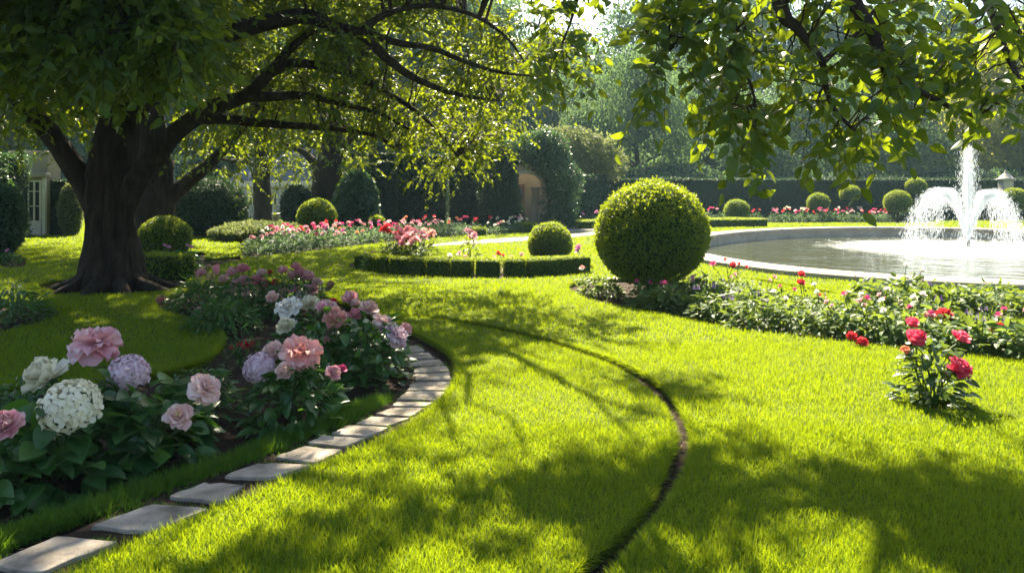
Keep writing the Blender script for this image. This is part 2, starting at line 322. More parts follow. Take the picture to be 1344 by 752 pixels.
# lawn grass: short blades, denser and finer close to the camera
BANDS = [(2.5, 3.6, 15000, .0040, .050), (3.6, 5.2, 9500, .0046, .048), (5.2, 8, 4600, .006, .046), (8, 13, 1700, .010, .046), (13, 22, 480, .018, .05), (22, 40, 130, .034, .055)]
for bi, (d0, d1, den, w, h) in enumerate(BANDS):
    x0, x1 = -.74 * d1 - .8, .74 * d1 + .8
    n = int(den * (x1 - x0) * (d1 - d0)); X = rng.uniform(x0, x1, n); Y = rng.uniform(d0, d1, n)
    k = np.abs(X) < .74 * Y + .8
    for hp in NOGRASS: k &= ~in_poly(X, Y, hp)
    X, Y = X[k], Y[k]; n = len(X); P = np.stack([X, Y, np.full(n, -.004)], 1)
    D = rng.normal(size=(n, 3)) * .42; D[:, 2] = 1; N = rdir(n, 0, .2)
    tall = .75 + .5 * rng.random(n) + .22 * np.sin(X * 3.1 + 1.3 * np.sin(Y * 2.3)) * np.cos(Y * 2.7 + X)
    S = np.stack([w * rng.uniform(.7, 1.3, n), h * tall, h * tall], 1)
    mb = MB()
    if bi < 2:
        V, q = place((BLADE5[0], BLADE5Q), P, D, N, S); mb.add(V, q)
        t = (BLADE5T[None] + (np.arange(n) * 5)[:, None, None]).reshape(-1, 3); mb.F.append(t); mb.M.append(0)
    else: mb.add(*place(BLADE3, P, D, N, S))
    tag(mb.build('lawn_grass', M['grass']), 'short sunlit lawn grass of the mown lawn', 'grass', kind='stuff')

# longer grass hanging over the cut lawn edges (channel, path, beds)
mb = MB()
for poly, den, w, h in ((CHANNEL, 1000, .004, .055), (BED, 1100, .005, .075), (RBED, 260, .007, .06), (OVAL, 130, .012, .06), (PEDGE, 300, .01, .07), (POOL, 60, .014, .07), (RING, 90, .010, .06), (LONG, 60, .016, .06)):
    a = poly; b_ = np.roll(poly, -1, 0); L = np.linalg.norm(b_ - a, axis=1); ctr = np.sign(np.sum(a[:, 0] * b_[:, 1] - b_[:, 0] * a[:, 1]))
    for p, q_, ln in zip(a, b_, L):
        if p[1] < 2 or p[1] > 40: continue
        n = int(ln * den); 
        if n < 1: continue
        t = rng.random(n)[:, None]; nor = np.array([-(q_ - p)[1], (q_ - p)[0]]) / ln * ctr            # points into the hole
        xy = p + (q_ - p) * t - nor * rng.uniform(0, .02, n)[:, None]
        P = np.stack([xy[:, 0], xy[:, 1], np.full(n, -.004) - rng.random(n) * .03], 1)
        D = np.concatenate([nor * rng.uniform(.0, 1.2, n)[:, None], rng.uniform(.1, 1, n)[:, None]], 1) + rng.normal(size=(n, 3)) * .25
        S = np.stack([w * rng.uniform(.7, 1.3, n)] + [h * rng.uniform(.6, 1.3, n)] * 2, 1); mb.add(*place(BLADE3, P, D, rdir(n), S))
tag(mb.build('lawn_edge_grass', M['grass']), 'longer grass hanging over the cut edges of the lawn', 'grass', kind='stuff')

# bark mulch and crumbs of soil on the near beds
mb = MB()
for poly, n, s in ((BED, 9000, .022), (CHANNEL, 2600, .016), (RBED, 3500, .03), (RING, 800, .05), (LBED, 500, .04)):
    lo, hi = poly.min(0), poly.max(0); lo[1] = max(lo[1], 2.4); X = rng.uniform(lo[0], hi[0], n * 3); Y = lo[1] + (hi[1] - lo[1]) * rng.random(n * 3) ** 1.6
    k = in_poly(X, Y, poly); X, Y = X[k][:n], Y[k][:n]; n2 = len(X)
    mb.add(*place(DIAMOND, np.stack([X, Y, -.066 + rng.random(n2) * .012], 1), rdir(n2, 0, .25), rdir(n2, 1.2), s * rng.uniform(.4, 1.5, n2)))
tag(mb.build('bark_mulch', M['chip']), 'dark bark mulch crumbs on the bare beds', 'mulch', kind='stuff')

PATHBED = outline([(520, 448), (552, 448), (575, 464), (592, 480), (598, 498), (585, 518), (562, 540), (514, 566), (456, 592), (412, 613), (350, 637), (290, 668), (200, 706), (70, 768), (-60, 830), (-260, 830), (-60, 745), (90, 690), (190, 645), (280, 612), (345, 590), (420, 560), (470, 540), (505, 520), (525, 508), (536, 490), (530, 474), (518, 460)])
sheet('path_soil', PATHBED, [], -.036, 0, M['soil'])
# stepping stones, from the far end to the near end
STONES = [[(527, 455), (549, 453), (558, 460), (528, 463)], [(529, 465), (563, 462), (570, 469), (535, 471)], [(534, 473), (577, 470), (584, 477), (539, 480)], [(542, 482), (587, 479.5), (590, 487), (544, 489)],
 [(544, 491), (591, 489), (593, 498), (545, 499)], [(541, 501), (594, 500), (587, 511), (534, 511)], [(534, 513), (586, 513), (576, 524), (520, 523)], [(519, 526), (570, 527), (560, 532), (514, 531)],
 [(514, 533.5), (558, 534), (540, 545), (491, 542)], [(488, 545), (539, 547), (512, 557), (466, 554)], [(457, 557), (512, 560), (483, 572), (434, 568)], [(424, 571), (480, 574), (453, 585), (402, 580)],
 [(398, 584), (451, 589), (415, 606), (360, 598)], [(341, 606), (411, 609), (350, 627), (292, 624)], [(268, 632), (322, 635), (293, 657), (220, 651)], [(203, 660), (277, 667), (199, 696), (116, 689)],
 [(73, 703), (158, 709), (58, 750), (-22, 742)], [(-60, 757), (55, 764), (-60, 815), (-190, 803)]]
ORD = 'first second third fourth fifth sixth seventh eighth ninth tenth eleventh twelfth thirteenth fourteenth fifteenth sixteenth seventeenth eighteenth nineteenth twentieth'.split()
def ordw(i):
    if i < 20: return ORD[i]
    tens = {2: 'twenty', 3: 'thirty', 4: 'forty', 5: 'fifty', 6: 'sixty', 7: 'seventy', 8: 'eighty'}[(i + 1) // 10]
    return tens + '-' + ORD[(i + 1) % 10 - 1] if (i + 1) % 10 else {'twenty': 'twentieth', 'thirty': 'thirtieth', 'forty': 'fortieth', 'fifty': 'fiftieth', 'sixty': 'sixtieth', 'seventy': 'seventieth', 'eighty': 'eightieth'}[tens]
for i, q in enumerate(STONES):
    cs = [G(x, y, -.015)[:2] for x, y in q]; rg = np.random.default_rng(i); O = []
    cen = np.mean(cs, 0); cs = [cen + (c - cen) * .985 for c in cs]
    for a, b_ in zip(cs, cs[1:] + cs[:1]):
        for t in (.04, .2, .4, .6, .8, .96): O.append(a + (b_ - a) * t + rg.normal(size=2) * .006)
    O = np.array(O); n = len(O); zt = -.018 + rg.normal() * .003; zb = -.085
    ins = cen + (O - cen) * .975
    V = np.concatenate([np.c_[ins, np.full(n, zt)], np.c_[cen + (O - cen) * .995, np.full(n, zt - .004)], np.c_[O, np.full(n, zt - .012)], np.c_[O, np.full(n, zb)], np.c_[cen[None], [[zt]]]])
    F = [[a * n + j, (a + 1) * n + j, (a + 1) * n + (j + 1) % n, a * n + (j + 1) % n] for a in range(3) for j in range(n)]
    mb = MB(); mb.add(V, F); mb.F.append(np.array([[4 * n, j, (j + 1) % n] for j in range(n)])); mb.M.append(0)
    o = mb.build('stepping_stone', M['slab'])
    where = ['stone at the far end of the curving path below lilac bloom'][0] if i == 0 else 'stone, %s counted from the far end of the curving path' % ordw(i)
    tag(o, 'pale flat stepping ' + where, 'stepping stone', 'stepping stones of the curving path')

mb = MB()
for q in STONES:
    cs = np.array([G(x, y, -.03)[:2] for x, y in q]); e2 = np.roll(cs, -1, 0)
    for p, q_ in zip(cs, e2):
        n = int(np.linalg.norm(q_ - p) * 260); t = rng.random(n)[:, None]; xy = p + (q_ - p) * t + rng.normal(size=(n, 2)) * .012
        k = np.sin(xy[:, 0] * 9) + np.sin(xy[:, 1] * 7 + xy[:, 0] * 4) > -.2; xy = xy[k]; n = len(xy)
        mb.add(*place(BLADE3, np.c_[xy, np.full(n, -.036)], np.c_[rng.normal(size=(n, 2)) * .8, np.ones(n)], rdir(n), np.stack([np.full(n, .005), rng.uniform(.012, .036, n), rng.uniform(.012, .036, n)], 1)))
tag(mb.build('moss_grass', M['edge_grass']), 'moss and short grass in the joints of the stepping stones', 'grass', kind='stuff')
# grassy edging between the near bed and the path
EDGE = smooth_line([G(x, y, -.06) for x, y in ((-260, 812), (-120, 765), (0, 717), (65, 696), (107, 682), (152, 666), (197, 649), (254, 630), (310, 611), (360, 590), (402, 573), (433, 561), (463, 548), (500, 530))], 10)
seg = np.linalg.norm(np.diff(EDGE, axis=0), axis=1); cum = np.concatenate([[0], np.cumsum(seg)]); Ltot = cum[-1]
nt_ = 900; tt = rng.random(nt_) * Ltot; cpos = np.stack([np.interp(tt, cum, EDGE[:, i]) for i in range(3)], 1); cpos[:, :2] += rng.normal(size=(nt_, 2)) * .038
per = 42; P = np.repeat(cpos, per, 0) + rng.normal(size=(nt_ * per, 3)) * [.018, .018, 0]
D = rng.normal(size=(nt_ * per, 3)) * .55; D[:, 2] = 1
hh = np.repeat(rng.uniform(.055, .105, nt_), per) * rng.uniform(.6, 1.25, nt_ * per)
mb = MB(); V, q = place((BLADE5[0], BLADE5Q), P, D, rdir(len(P), 0, .2), np.stack([np.full(len(P), .0055), hh, hh], 1)); mb.add(V, q); mb.F.append((BLADE5T[None] + (np.arange(len(P)) * 5)[:, None, None]).reshape(-1, 3)); mb.M.append(0)
tag(mb.build('edging_grass', M['edge_grass']), 'dark green tufted grass edging between mulch bed and stepping stones', 'grass', kind='stuff')

# pool: stone basin sunk in the lawn, water, fountain
WZ = -.27
pool = empty('fountain_pool', (*PC, 0), 'large oval sunken stone pool with pale coping around the fountain', 'pool')
def ring_wall(name, mat, prof, n=120, gaps=0):
    """profile of (outset, z) swept round the oval"""
    mb = MB(); k = len(prof); rows = [np.c_[oval(PR[0] + o_, PR[1] + o_, n), np.full(n, z)] for o_, z in prof]
    i, j = np.meshgrid(np.arange(k - 1), np.arange(n), indexing='ij'); j2 = (j + 1) % n
    mb.add(np.concatenate(rows), np.stack([i * n + j, i * n + j2, (i + 1) * n + j2, (i + 1) * n + j], -1).reshape(-1, 4)); return mb.build(name, mat, pool)
ring_wall('basin_wall', M['stone'], [(.35, -.10), (.35, -.6), (0.02, -.6), (0.02, -.012), (.35, -.012), (.35, -.10)])
n_st = 44
for i in range(n_st):                       # coping stones, each with a joint
    a = np.linspace((i + .012) / n_st, (i + .988) / n_st, 5) * 2 * np.pi
    f = lambda o_, z: np.c_[PC + np.outer(np.cos(a) * (PR[0] + o_), PA) + np.outer(np.sin(a) * (PR[1] + o_), PC2), np.full(5, z)]
    pr = [(-.05, -.01), (-.05, .085), (-.03, .105), (.63, .105), (.66, .085), (.66, -.06)]
    V = np.concatenate([f(*p) for p in pr]); F = [[r * 5 + j, r * 5 + j + 1, ((r + 1) % 6) * 5 + j + 1, ((r + 1) % 6) * 5 + j] for r in range(6) for j in range(4)]
    mb = MB(); mb.add(V, F); mb.F.append(np.array([[r * 5 for r in range(6)], [r * 5 + 4 for r in reversed(range(6))]])); mb.M.append(0); mb.build('coping_stone', M['coping'], pool)
FN = G(1271, 322, WZ); FN = np.array([(1271 - CX) / FPX * 24.6, 24.6, WZ])
m, n, l, b = nt('pool_water'); tc = n.new('ShaderNodeTexCoord'); b.inputs['Roughness'].default_value = .04; b.inputs['Specular IOR Level'].default_value = .6
mp = n.new('ShaderNodeMapping'); mp.inputs['Location'].default_value = [-FN[0], -FN[1], 0]; l.new(tc.outputs['Object'], mp.inputs[0])
ln_ = n.new('ShaderNodeVectorMath'); ln_.operation = 'LENGTH'; l.new(mp.outputs[0], ln_.inputs[0])
fz = noise_tex(n, l, 2.2, 8, .7, vec=mp.outputs[0]); ad = n.new('ShaderNodeMath'); ad.operation = 'MULTIPLY_ADD'; l.new(fz.outputs[0], ad.inputs[0]); ad.inputs[1].default_value = -4.5; l.new(ln_.outputs['Value'], ad.inputs[2])
foam = n.new('ShaderNodeMapRange'); foam.inputs[1].default_value = -.1; foam.inputs[2].default_value = 2.3; foam.inputs[3].default_value = 1; foam.inputs[4].default_value = 0; l.new(ad.outputs[0], foam.inputs[0])
mc = n.new('ShaderNodeMix'); mc.data_type = 'RGBA'; mc.inputs[6].default_value = (.05, .055, .03, 1); mc.inputs[7].default_value = (.80, .83, .82, 1); l.new(foam.outputs[0], mc.inputs[0]); l.new(mc.outputs[2], b.inputs['Base Color'])
rr = n.new('ShaderNodeMath'); rr.operation = 'MULTIPLY_ADD'; l.new(foam.outputs[0], rr.inputs[0]); rr.inputs[1].default_value = .6; rr.inputs[2].default_value = .04; l.new(rr.outputs[0], b.inputs['Roughness'])
wv = n.new('ShaderNodeTexWave'); wv.wave_type = 'RINGS'; wv.rings_direction = 'Z'; wv.inputs['Scale'].default_value = .38; wv.inputs['Distortion'].default_value = 14; wv.inputs['Detail'].default_value = 4; wv.inputs['Detail Scale'].default_value = 1.6; l.new(mp.outputs[0], wv.inputs[0])
n2 = noise_tex(n, l, 1.9, 6, .62, vec=mp.outputs[0]); b1 = n.new('ShaderNodeBump'); b1.inputs['Strength'].default_value = .35; b1.inputs['Distance'].default_value = .05; l.new(wv.outputs[0], b1.inputs['Height'])
b2 = n.new('ShaderNodeBump'); b2.inputs['Strength'].default_value = .6; b2.inputs['Distance'].default_value = .05; l.new(n2.outputs[0], b2.inputs['Height']); l.new(b1.outputs[0], b2.inputs['Normal']); l.new(b2.outputs[0], b.inputs['Normal'])
M['water'] = m
mb = MB(); P = oval(PR[0] + .01, PR[1] + .01, 120); mb.add(np.c_[P, np.full(120, WZ)], [list(range(120))]); tag(mb.build('water', m), kind='structure')
mb = MB(); P = oval(PR[0] + .3, PR[1] + .3, 120); mb.add(np.c_[P, np.full(120, -.62)], [list(range(120))]); tag(mb.build('pool_floor', M['stone']), kind='structure')

fountain = empty('fountain', FN, 'fountain throwing one tall white jet between two lower arching jets in the pool', 'fountain')
mb = MB(); lathe(mb, FN - [0, 0, .35], [(.01, 0), (.16, 0), (.16, .05), (.07, .12), (.05, .4), (.06, .42), (.045, .62), (.02, .62), (.001, .62)], 16); mb.build('nozzle', M['iron'], fountain, smooth=True)
OCT = (np.array([[0, 0, -.5], [.5, 0, 0], [0, .5, 0], [-.5, 0, 0], [0, -.5, 0], [0, 0, .5]])[:, [0, 2, 1]], np.array([[0, 1, 2], [0, 2, 3], [0, 3, 4], [0, 4, 1], [5, 2, 1], [5, 3, 2], [5, 4, 3], [5, 1, 4]]))
def drops(P, Vel, w, ln, mb): mb.add(*place(OCT, P, Vel, rdir(len(P)), np.stack([w, ln, w], 1)))
top = FN + [0, 0, .25]
def jet(name, n, vx, vz, spread, axis):
    """water thrown from the nozzle: drops on ballistic paths, denser while they climb"""
    mb = MB(); g = 9.8
    k = rng.random(n) ** .8; V0 = np.zeros((n, 3)); V0[:, :2] = np.outer(np.full(n, vx), axis)
    V0 *= (1 - .55 * rng.random(n) ** 1.7)[:, None]; V0 += rng.normal(size=(n, 3)) * spread; V0[:, 2] = vz * (1 - (.10 * rng.random(n) ** 2 if vx else .34 * rng.random(n) ** 1.2))
    T = 2 * V0[:, 2] / g * 1.12; t = T * rng.random(n); P = top + V0 * t[:, None]; P[:, 2] -= .5 * g * t * t
    P += rng.normal(size=(n, 3)) * .018 * (1 + 2.5 * t)[:, None]
    Vel = V0.copy(); Vel[:, 2] -= g * t; k = P[:, 2] > WZ + .01
    s = rng.uniform(.5, 1.5, n) ** 2; drops(P[k], Vel[k], (.0052 * s)[k], (.04 + .09 * rng.random(n))[k], mb)
    # coherent rope of water near the nozzle
    for q in range(9):
        v = np.array([axis[0] * vx, axis[1] * vx, vz]) * rng.uniform(.96, 1.0) + rng.normal(size=3) * spread * .35; ts = np.linspace(0, vz / g * rng.uniform(.45, .8), 22)
        Pt = top + np.outer(ts, v); Pt[:, 2] -= .5 * g * ts ** 2; Pt += rng.normal(size=Pt.shape) * .012 * np.linspace(.2, 1, 22)[:, None]
        add_tube(mb, Pt, np.linspace(.016, .001, 22) * rng.uniform(.3, 1.2, 22), 5)
    return mb.build(name, M['spray'], fountain)
ax = np.array([1., -.12])
jet('water_jet', 10500, -1.72, 5.7, .08, ax); jet('water_jet', 10500, 1.5, 5.6, .08, ax)
jet('water_jet', 8500, 0., 7.75, .125, ax)
mb = MB(); n_ = 3500; r_ = np.abs(rng.normal(size=n_)) * 1.7 + .3; a_ = rng.random(n_) * 6.28; P = FN + np.stack([r_ * np.cos(a_), r_ * np.sin(a_), np.abs(rng.normal(size=n_)) * .07], 1); drops(P, rdir(n_, 1), .016 * rng.uniform(.5, 1.6, n_), .03 * rng.uniform(.5, 1.5, n_), mb)
mb.build('splash', M['spray'], fountain)
# ------------------------------------------------------------------ clipped greenery
def fbm(P, s, amp):
    return np.array([mnoise.noise(Vector(p) * s) for p in P])[:, None] * amp
def leaf_shell(mb, P, Nn, size, m=0, T=LEAF5, lift=.5, jit=.6):
    n = len(P); D = rdir(n) * .9 + Nn * lift; Z = Nn + rng.normal(size=(n, 3)) * jit
    mb.add(*place(T, P - Nn * np.asarray(size).reshape(-1, 1) * .35, D, Z, size), m)
def ball_mb(c, rx, rz, leaf, n, flat=0., wob=.03, shoots=0):
    """a clipped ball: leafy shell over a dark twiggy core; flat cuts the underside"""
    mb = MB(); k = 26; th = np.linspace(0, np.pi, k); a = np.arange(36) / 36 * 2 * np.pi
    U = np.array([[math.sin(t) * math.cos(p), math.sin(t) * math.sin(p), math.cos(t)] for t in th for p in a])
    f = lambda u: 1 + np.array([mnoise.noise(Vector(q) * 2.2 + Vector(c)) for q in u])[:, None] * wob
    V = U * f(U) * [rx * .93, rx * .93, rz * .93]; V[:, 2] = np.maximum(V[:, 2], -rz * (1 - flat) * .95)
    i, j = np.meshgrid(np.arange(k - 1), np.arange(36), indexing='ij'); j2 = (j + 1) % 36
    mb.add(V + c, np.stack([i * 36 + j, (i + 1) * 36 + j, (i + 1) * 36 + j2, i * 36 + j2], -1).reshape(-1, 4), 1)
    U = rdir(n); P = U * f(U) * [rx, rx, rz] * (1 + np.minimum(.05, np.abs(rng.normal(size=(n, 1))) * .022) - .02 * rng.random((n, 1)))
    k_ = P[:, 2] > -rz * (1 - flat); P, U = P[k_], U[k_]
    leaf_shell(mb, P + c, U, leaf * rng.uniform(.7, 1.35, len(P)))
    if shoots:
        U = rdir(shoots, .55); q = U * f(U) * [rx, rx, rz] * .99 + c
        for k in range(4): mb.add(*place(LEAF5, q + U * (.012 + k * .016), U + rdir(shoots) * .7, rdir(shoots), leaf * .8 * rng.uniform(.6, 1.2, shoots)))
    return mb
def topiary(px, py, rpx, base, label, leaf=.05, n=4500, ry=None, stem=0, mats=('box', 'box_core'), flat=0., cat='topiary', z0=0., wob=.045, name='topiary_ball'):
    d = G(px, base, z0)[1]; rx = rpx / FPX * d; rz = (ry or rpx) / FPX * d; c = A(px, py, d)
    t = empty(name, (c[0], d, z0), label, cat)
    ball_mb(c, rx, rz, leaf, n, flat, wob, 260 if rpx > 60 and cat == 'topiary' else 40).build('clipped_crown', [M[mats[0]], M[mats[1]]], t)
    mb = MB(); zt = c[2] - rz * .8; r = max(.035, rx * .11)
    if zt > z0 + .02 or stem:
        add_tube(mb, [(c[0], d, z0 - .08), (c[0] + .01, d, (z0 + zt) / 2), (c[0], d, max(zt, z0 + .1))], [r * 1.25, r, r], 8, rough=.1); mb.build('stem', M['twig'], t)
    return t, c, rx, d
topiary(855, 306, 72.5, 386, 'biggest clipped box ball, in the flower bed beside the lawn edge', .046, 21000, 68, wob=.055)
# a few untrimmed shoots on top of the big ball
topiary(722, 320, 29, 346, 'clipped box ball inside the low box edging of the oval bed', .034, 9000, 28)
topiary(217, 312, 33, 334, 'clipped box ball in shade close beside the big tree trunk', .05, 6500, 28)
topiary(416, 285, 25, 309, 'clipped box ball in front of the dark leaning tree trunk', .06, 6500, 24)
topiary(495, 294, 11, 306, 'tiny clipped box ball among the flowers below the conifer shrub', .05, 2500)
topiary(967, 276, 16, 295, 'sunny clipped ball rising from the low box hedge behind the big ball', .055, 5000, 14)
topiary(998, 272, 12.5, 287, 'clipped ball with shaded skirt just past the low box hedge end', .06, 3500, 9.5)
topiary(1030, 276, 13, 286, 'low dark clipped mound against the long hedge', .07, 3000, 9, mats=('yew', 'yew_core'), cat='shrub', name='clipped_mound')
topiary(1074, 266, 14, 290, 'flat-bottomed clipped ball on short dark stem behind the pink border', .06, 4500, 12.5, flat=.25)
topiary(1116, 254.5, 13, 289, 'clipped drum-shaped head on a tall stem above the pink border', .06, 4500, 11, stem=1, flat=.3)
topiary(1178, 265.5, 17, 291, 'clipped ball on thick dark foot at the end of the pink border', .06, 5500, 15.5, stem=1, flat=.15)
topiary(1202, 245.5, 13, 288, 'highest clipped ball, on a stem behind the thick-footed ball', .06, 4500, 11.5, stem=1, flat=.2)
topiary(1330, 263, 17, 291, 'clipped ball below the stone pier past the fountain', .06, 5500, 16)
topiary(1192, 283, 13, 290, 'low loose green shrub at the foot of the highest clipped ball', .09, 2200, 8, mats=('grey_leaf', 'box_core'), cat='shrub', name='low_shrub', wob=.12)
topiary(627, 284, 14, 296, 'low dark rounded shrub between the tall hedge and the yew cone', .07, 3000, 10, mats=('yew', 'yew_core'), cat='shrub', name='rounded_shrub')
topiary(340, 304, 58, 314, 'wide low spreading shrub under the sunlit pavilion trees', .10, 7000, 13, mats=('pale_leaf', 'box_core'), cat='shrub', name='spreading_shrub', wob=.12)
topiary(272, 275, 50, 309, 'huge dark yew mound behind the big tree trunk', .10, 9000, 42, mats=('yew', 'yew_core'), cat='shrub', name='yew_mound', wob=.08)
topiary(389, 272, 20, 299, 'dark loose bush in front of the cream pavilion wall', .12, 3500, 28, mats=('yew', 'yew_core'), cat='shrub', name='dark_bush', wob=.15)
topiary(-6, 292, 34, 338, 'shaggy blue-green bush at the foot of the ivy wall', .09, 5500, 50, mats=('ivy', 'yew_core'), cat='shrub', name='ivy_bush', wob=.14)
topiary(92, 277, 14, 309, 'light green bush between dark yew and the big trunk', .10, 3500, 34, mats=('pale_leaf', 'yew_core'), cat='shrub', name='garden_bush', wob=.15)

def hedge_mb(P0, P1, depth, h, leaf, dens, wob=.03, top_round=0.):
    """clipped wall of leaves from ground point P0 to P1, its thickness going away from the camera"""
    P0, P1 = np.array(P0[:2]), np.array(P1[:2]); L = np.linalg.norm(P1 - P0); u = (P1 - P0) / L; v = np.array([-u[1], u[0]])
    if v @ (P0 + P1) < 0: v = -v
    mb = MB(); c = (P0 + P1) / 2 + v * depth / 2; e = leaf * .5
    box(mb, (*c, h / 2 - e - .03), (L - 2 * e, depth - 2 * e, h), math.atan2(u[1], u[0]), 1)
    for o_, e1, e2, n3, A_ in ((P0, (*u, 0), (0, 0, 1), (*-v, 0), (L, h)), (P0, (*u, 0), (*v, 0), (0, 0, 1), (L, depth)), (P0, (*v, 0), (0, 0, 1), (*-u, 0), (depth, h)), (P1, (*v, 0), (0, 0, 1), (*u, 0), (depth, h))):
        Oo = np.array([*o_, h if n3[2] else 0.]); n = int(A_[0] * A_[1] * dens) + 4; s, t = rng.random((2, n, 1)); n3 = np.array(n3, float)
        P = Oo + np.array(e1) * s * A_[0] + np.array(e2) * t * A_[1]
        k = P * (1.1 / max(.3, h ** .5)); w = (np.sin(k[:, :1] * 2.1 + np.sin(k[:, 2:] * 1.7)) + np.sin(k[:, 1:2] * 2.7 + k[:, 2:] * 2.3)) * .5 * wob + rng.normal(size=(n, 1)) * leaf * .22
        leaf_shell(mb, P + n3 * w, np.repeat(n3[None], n, 0), leaf * rng.uniform(.7, 1.4, n))
    return mb
def hedge(x0, b0, x1, b1, depth, h, label, leaf=.08, dens=300, mats=('yew', 'yew_core'), group=None, wob=.05, name='clipped_hedge', cat='hedge'):
    o = hedge_mb(G(x0, b0), G(x1, b1), depth, h, leaf, dens, wob).build(name, [M[mats[0]], M[mats[1]]]); return tag(o, label, cat, group)
hedge(742, 288.5, 1480, 287, 1.6, 2.25, 'long straight clipped hedge running behind the pool', .11, 170, wob=.07)
hedge(742, 298, 800, 289, 1.2, 2.35, 'return of clipped hedge joining the ivy arch with sunlit top', .09, 200)
hedge(486, 298.5, 521, 298, 1.8, 3.25, 'tall hedge block next to the conifer shrub', .09, 230)
hedge(522, 297.6, 586, 297, 1.8, 3.2, 'broadest of the tall hedge blocks behind the long border', .09, 230)
hedge(588, 297.4, 613, 298.5, 1.8, 3.3, 'narrow tall hedge block closest to the yew cone', .09, 230)
hedge(612, 294.5, 640, 294.5, .8, 2.5, 'recessed dark hedge behind the low rounded shrub', .09, 200)
hedge(-90, 331, 39, 311, 1.6, 2.75, 'tall ivy clad hedge beside the white garden door', .10, 260, ('ivy', 'yew_core'), wob=.16)
hedge(62, 308.5, 84, 308.5, .9, 2.0, 'narrow dark clipped yew column beside the white garden door', .08, 300)
hedge(757, 300.5, 800, 300.5, 1.0, .34, 'low box hedge on the far side of the gravel, half behind the big ball', .05, 900, ('box', 'box_core'), wob=.02, name='low_box_hedge')
hedge(915, 298.5, 1008, 297.5, 1.5, .36, 'low box hedge with the sunny clipped ball in it', .05, 800, ('box', 'box_core'), wob=.02, name='low_box_hedge')
hedge(690, 305.5, 706, 305, .9, .36, 'bright box block at the end of the long border by the arch', .05, 900, ('box', 'box_core'), wob=.02, name='low_box_hedge')
hedge(627, 309.6, 639, 309.2, .5, .28, 'small box cube in the long border', .05, 900, ('box', 'box_core'), wob=.02, name='low_box_hedge')
for x0, b0, x1, b1, lab in ((477, 352, 491, 356, 'end block of the clipped edging at the oval bed tip'), (493, 356.4, 507, 358.2, 'second block of clipped edging from the oval bed tip'), (511, 358.6, 555, 361.3, 'clipped edging block half covered by the tall pink-flowered plants'), (559, 361.5, 586, 362.4, 'fourth block of clipped edging from the oval bed tip'),
    (591, 362.5, 618.5, 363, 'fifth block of clipped edging from the oval bed tip'), (624, 363, 656, 363, 'sixth block of clipped edging from the oval bed tip'), (662, 363, 690, 362.6, 'seventh block of clipped edging, just before the long run'), (696, 362.5, 776, 357, 'longest run of clipped edging, below the box ball of the oval bed')):
    hedge(x0, b0, x1, b1, .34, .325, lab, .03, 2600, ('box', 'box_core'), 'clipped box edging of the oval bed', .012, 'box_edging_block', 'box edging')
hedge(478, 352, 560, 341.5, .3, .28, 'rear run of clipped edging behind the tall pink-flowered plants', .03, 1800, ('box', 'box_core'), 'clipped box edging of the oval bed', .012, 'box_edging_block', 'box edging')
hedge(185, 362, 238, 365, .35, .42, 'dark low hedge in front of the ball beside the big trunk', .05, 900, ('box', 'box_core'), wob=.02, name='low_box_hedge')

def cone_plant(name, px, top_py, base, wpx, label, mats, leaf, n, power=.6, droop=0., cat='shrub'):
    d = G(px, base)[1]; H = A(px, top_py, d)[2]; r0 = wpx / FPX * d; cx = A(px, base, d)[0]
    t = rng.random(n) ** .8; a = rng.random(n) * 6.283; prof = lambda t: (1 - t ** 2.2) ** power
    w = 1 + .10 * np.sin(a * 3 + t * 9) + .08 * np.sin(a * 7 - t * 21)
    rr = r0 * prof(t) * w * (1 - .12 * rng.random(n) ** 2); Nn = unit(np.stack([np.cos(a), np.sin(a), .25 + t], 1))
    P = np.stack([cx + rr * np.cos(a), d + rr * np.sin(a), t * H], 1); mb = MB()
    lathe(mb, (cx, d, 0), [(r0 * .9 * prof(q), q * H * .97) for q in np.linspace(0, .999, 12)], 20, 1)
    D = Nn + rdir(n) * .6; D[:, 2] -= droop; mb.add(*place(LEAF5, P, D, Nn + rng.normal(size=(n, 3)) * .5, leaf * rng.uniform(.7, 1.4, n)), 0)
    return tag(mb.build(name, [M[mats[0]], M[mats[1]]]), label, cat)
cone_plant('conifer_shrub', 468, 226, 302, 29, 'blue-green feathery conifer shrub beside the dark leaning trunk', ('ivy', 'yew_core'), .16, 6000, .5, .8)
cone_plant('yew_cone', 656, 193, 301, 27, 'tall dark clipped yew cone standing just before the arch', ('yew', 'yew_core'), .09, 9000, .42)

# ------------------------------------------------------------------ buildings
D_ = 32.0; gate = empty('stone_gatehouse', A(694, 300, D_) * [1, 1, 0], 'cream stone arch with recessed brown glazed door, half hidden by ivy', 'building')
def wall_box(parent, name, x0, x1, z0, z1, y, th, mat, bw=.01):
    mb = MB(); box(mb, ((x0 + x1) / 2, y + th / 2, (z0 + z1) / 2), (x1 - x0, th, z1 - z0)); return bevel(mb.build(name, mat, parent), bw)
X = lambda px, d: (px - CX) / FPX * d
Z = lambda py, d: HC + (HOR - py) / FPX * d
xa, xb = X(669, D_), X(712, D_); xm = (xa + xb) / 2; hw = (xb - xa) / 2; zs = Z(246, D_)
arc = [(xm - hw * math.cos(t), zs + hw * .85 * math.sin(t)) for t in np.linspace(0, math.pi, 17)]
out = [(xa - .5, -.08), (xa - .5, 3.05), (xb + .5, 3.05), (xb + .5, -.08), (xb, -.08)] + arc[::-1] + [(xa, -.08)]
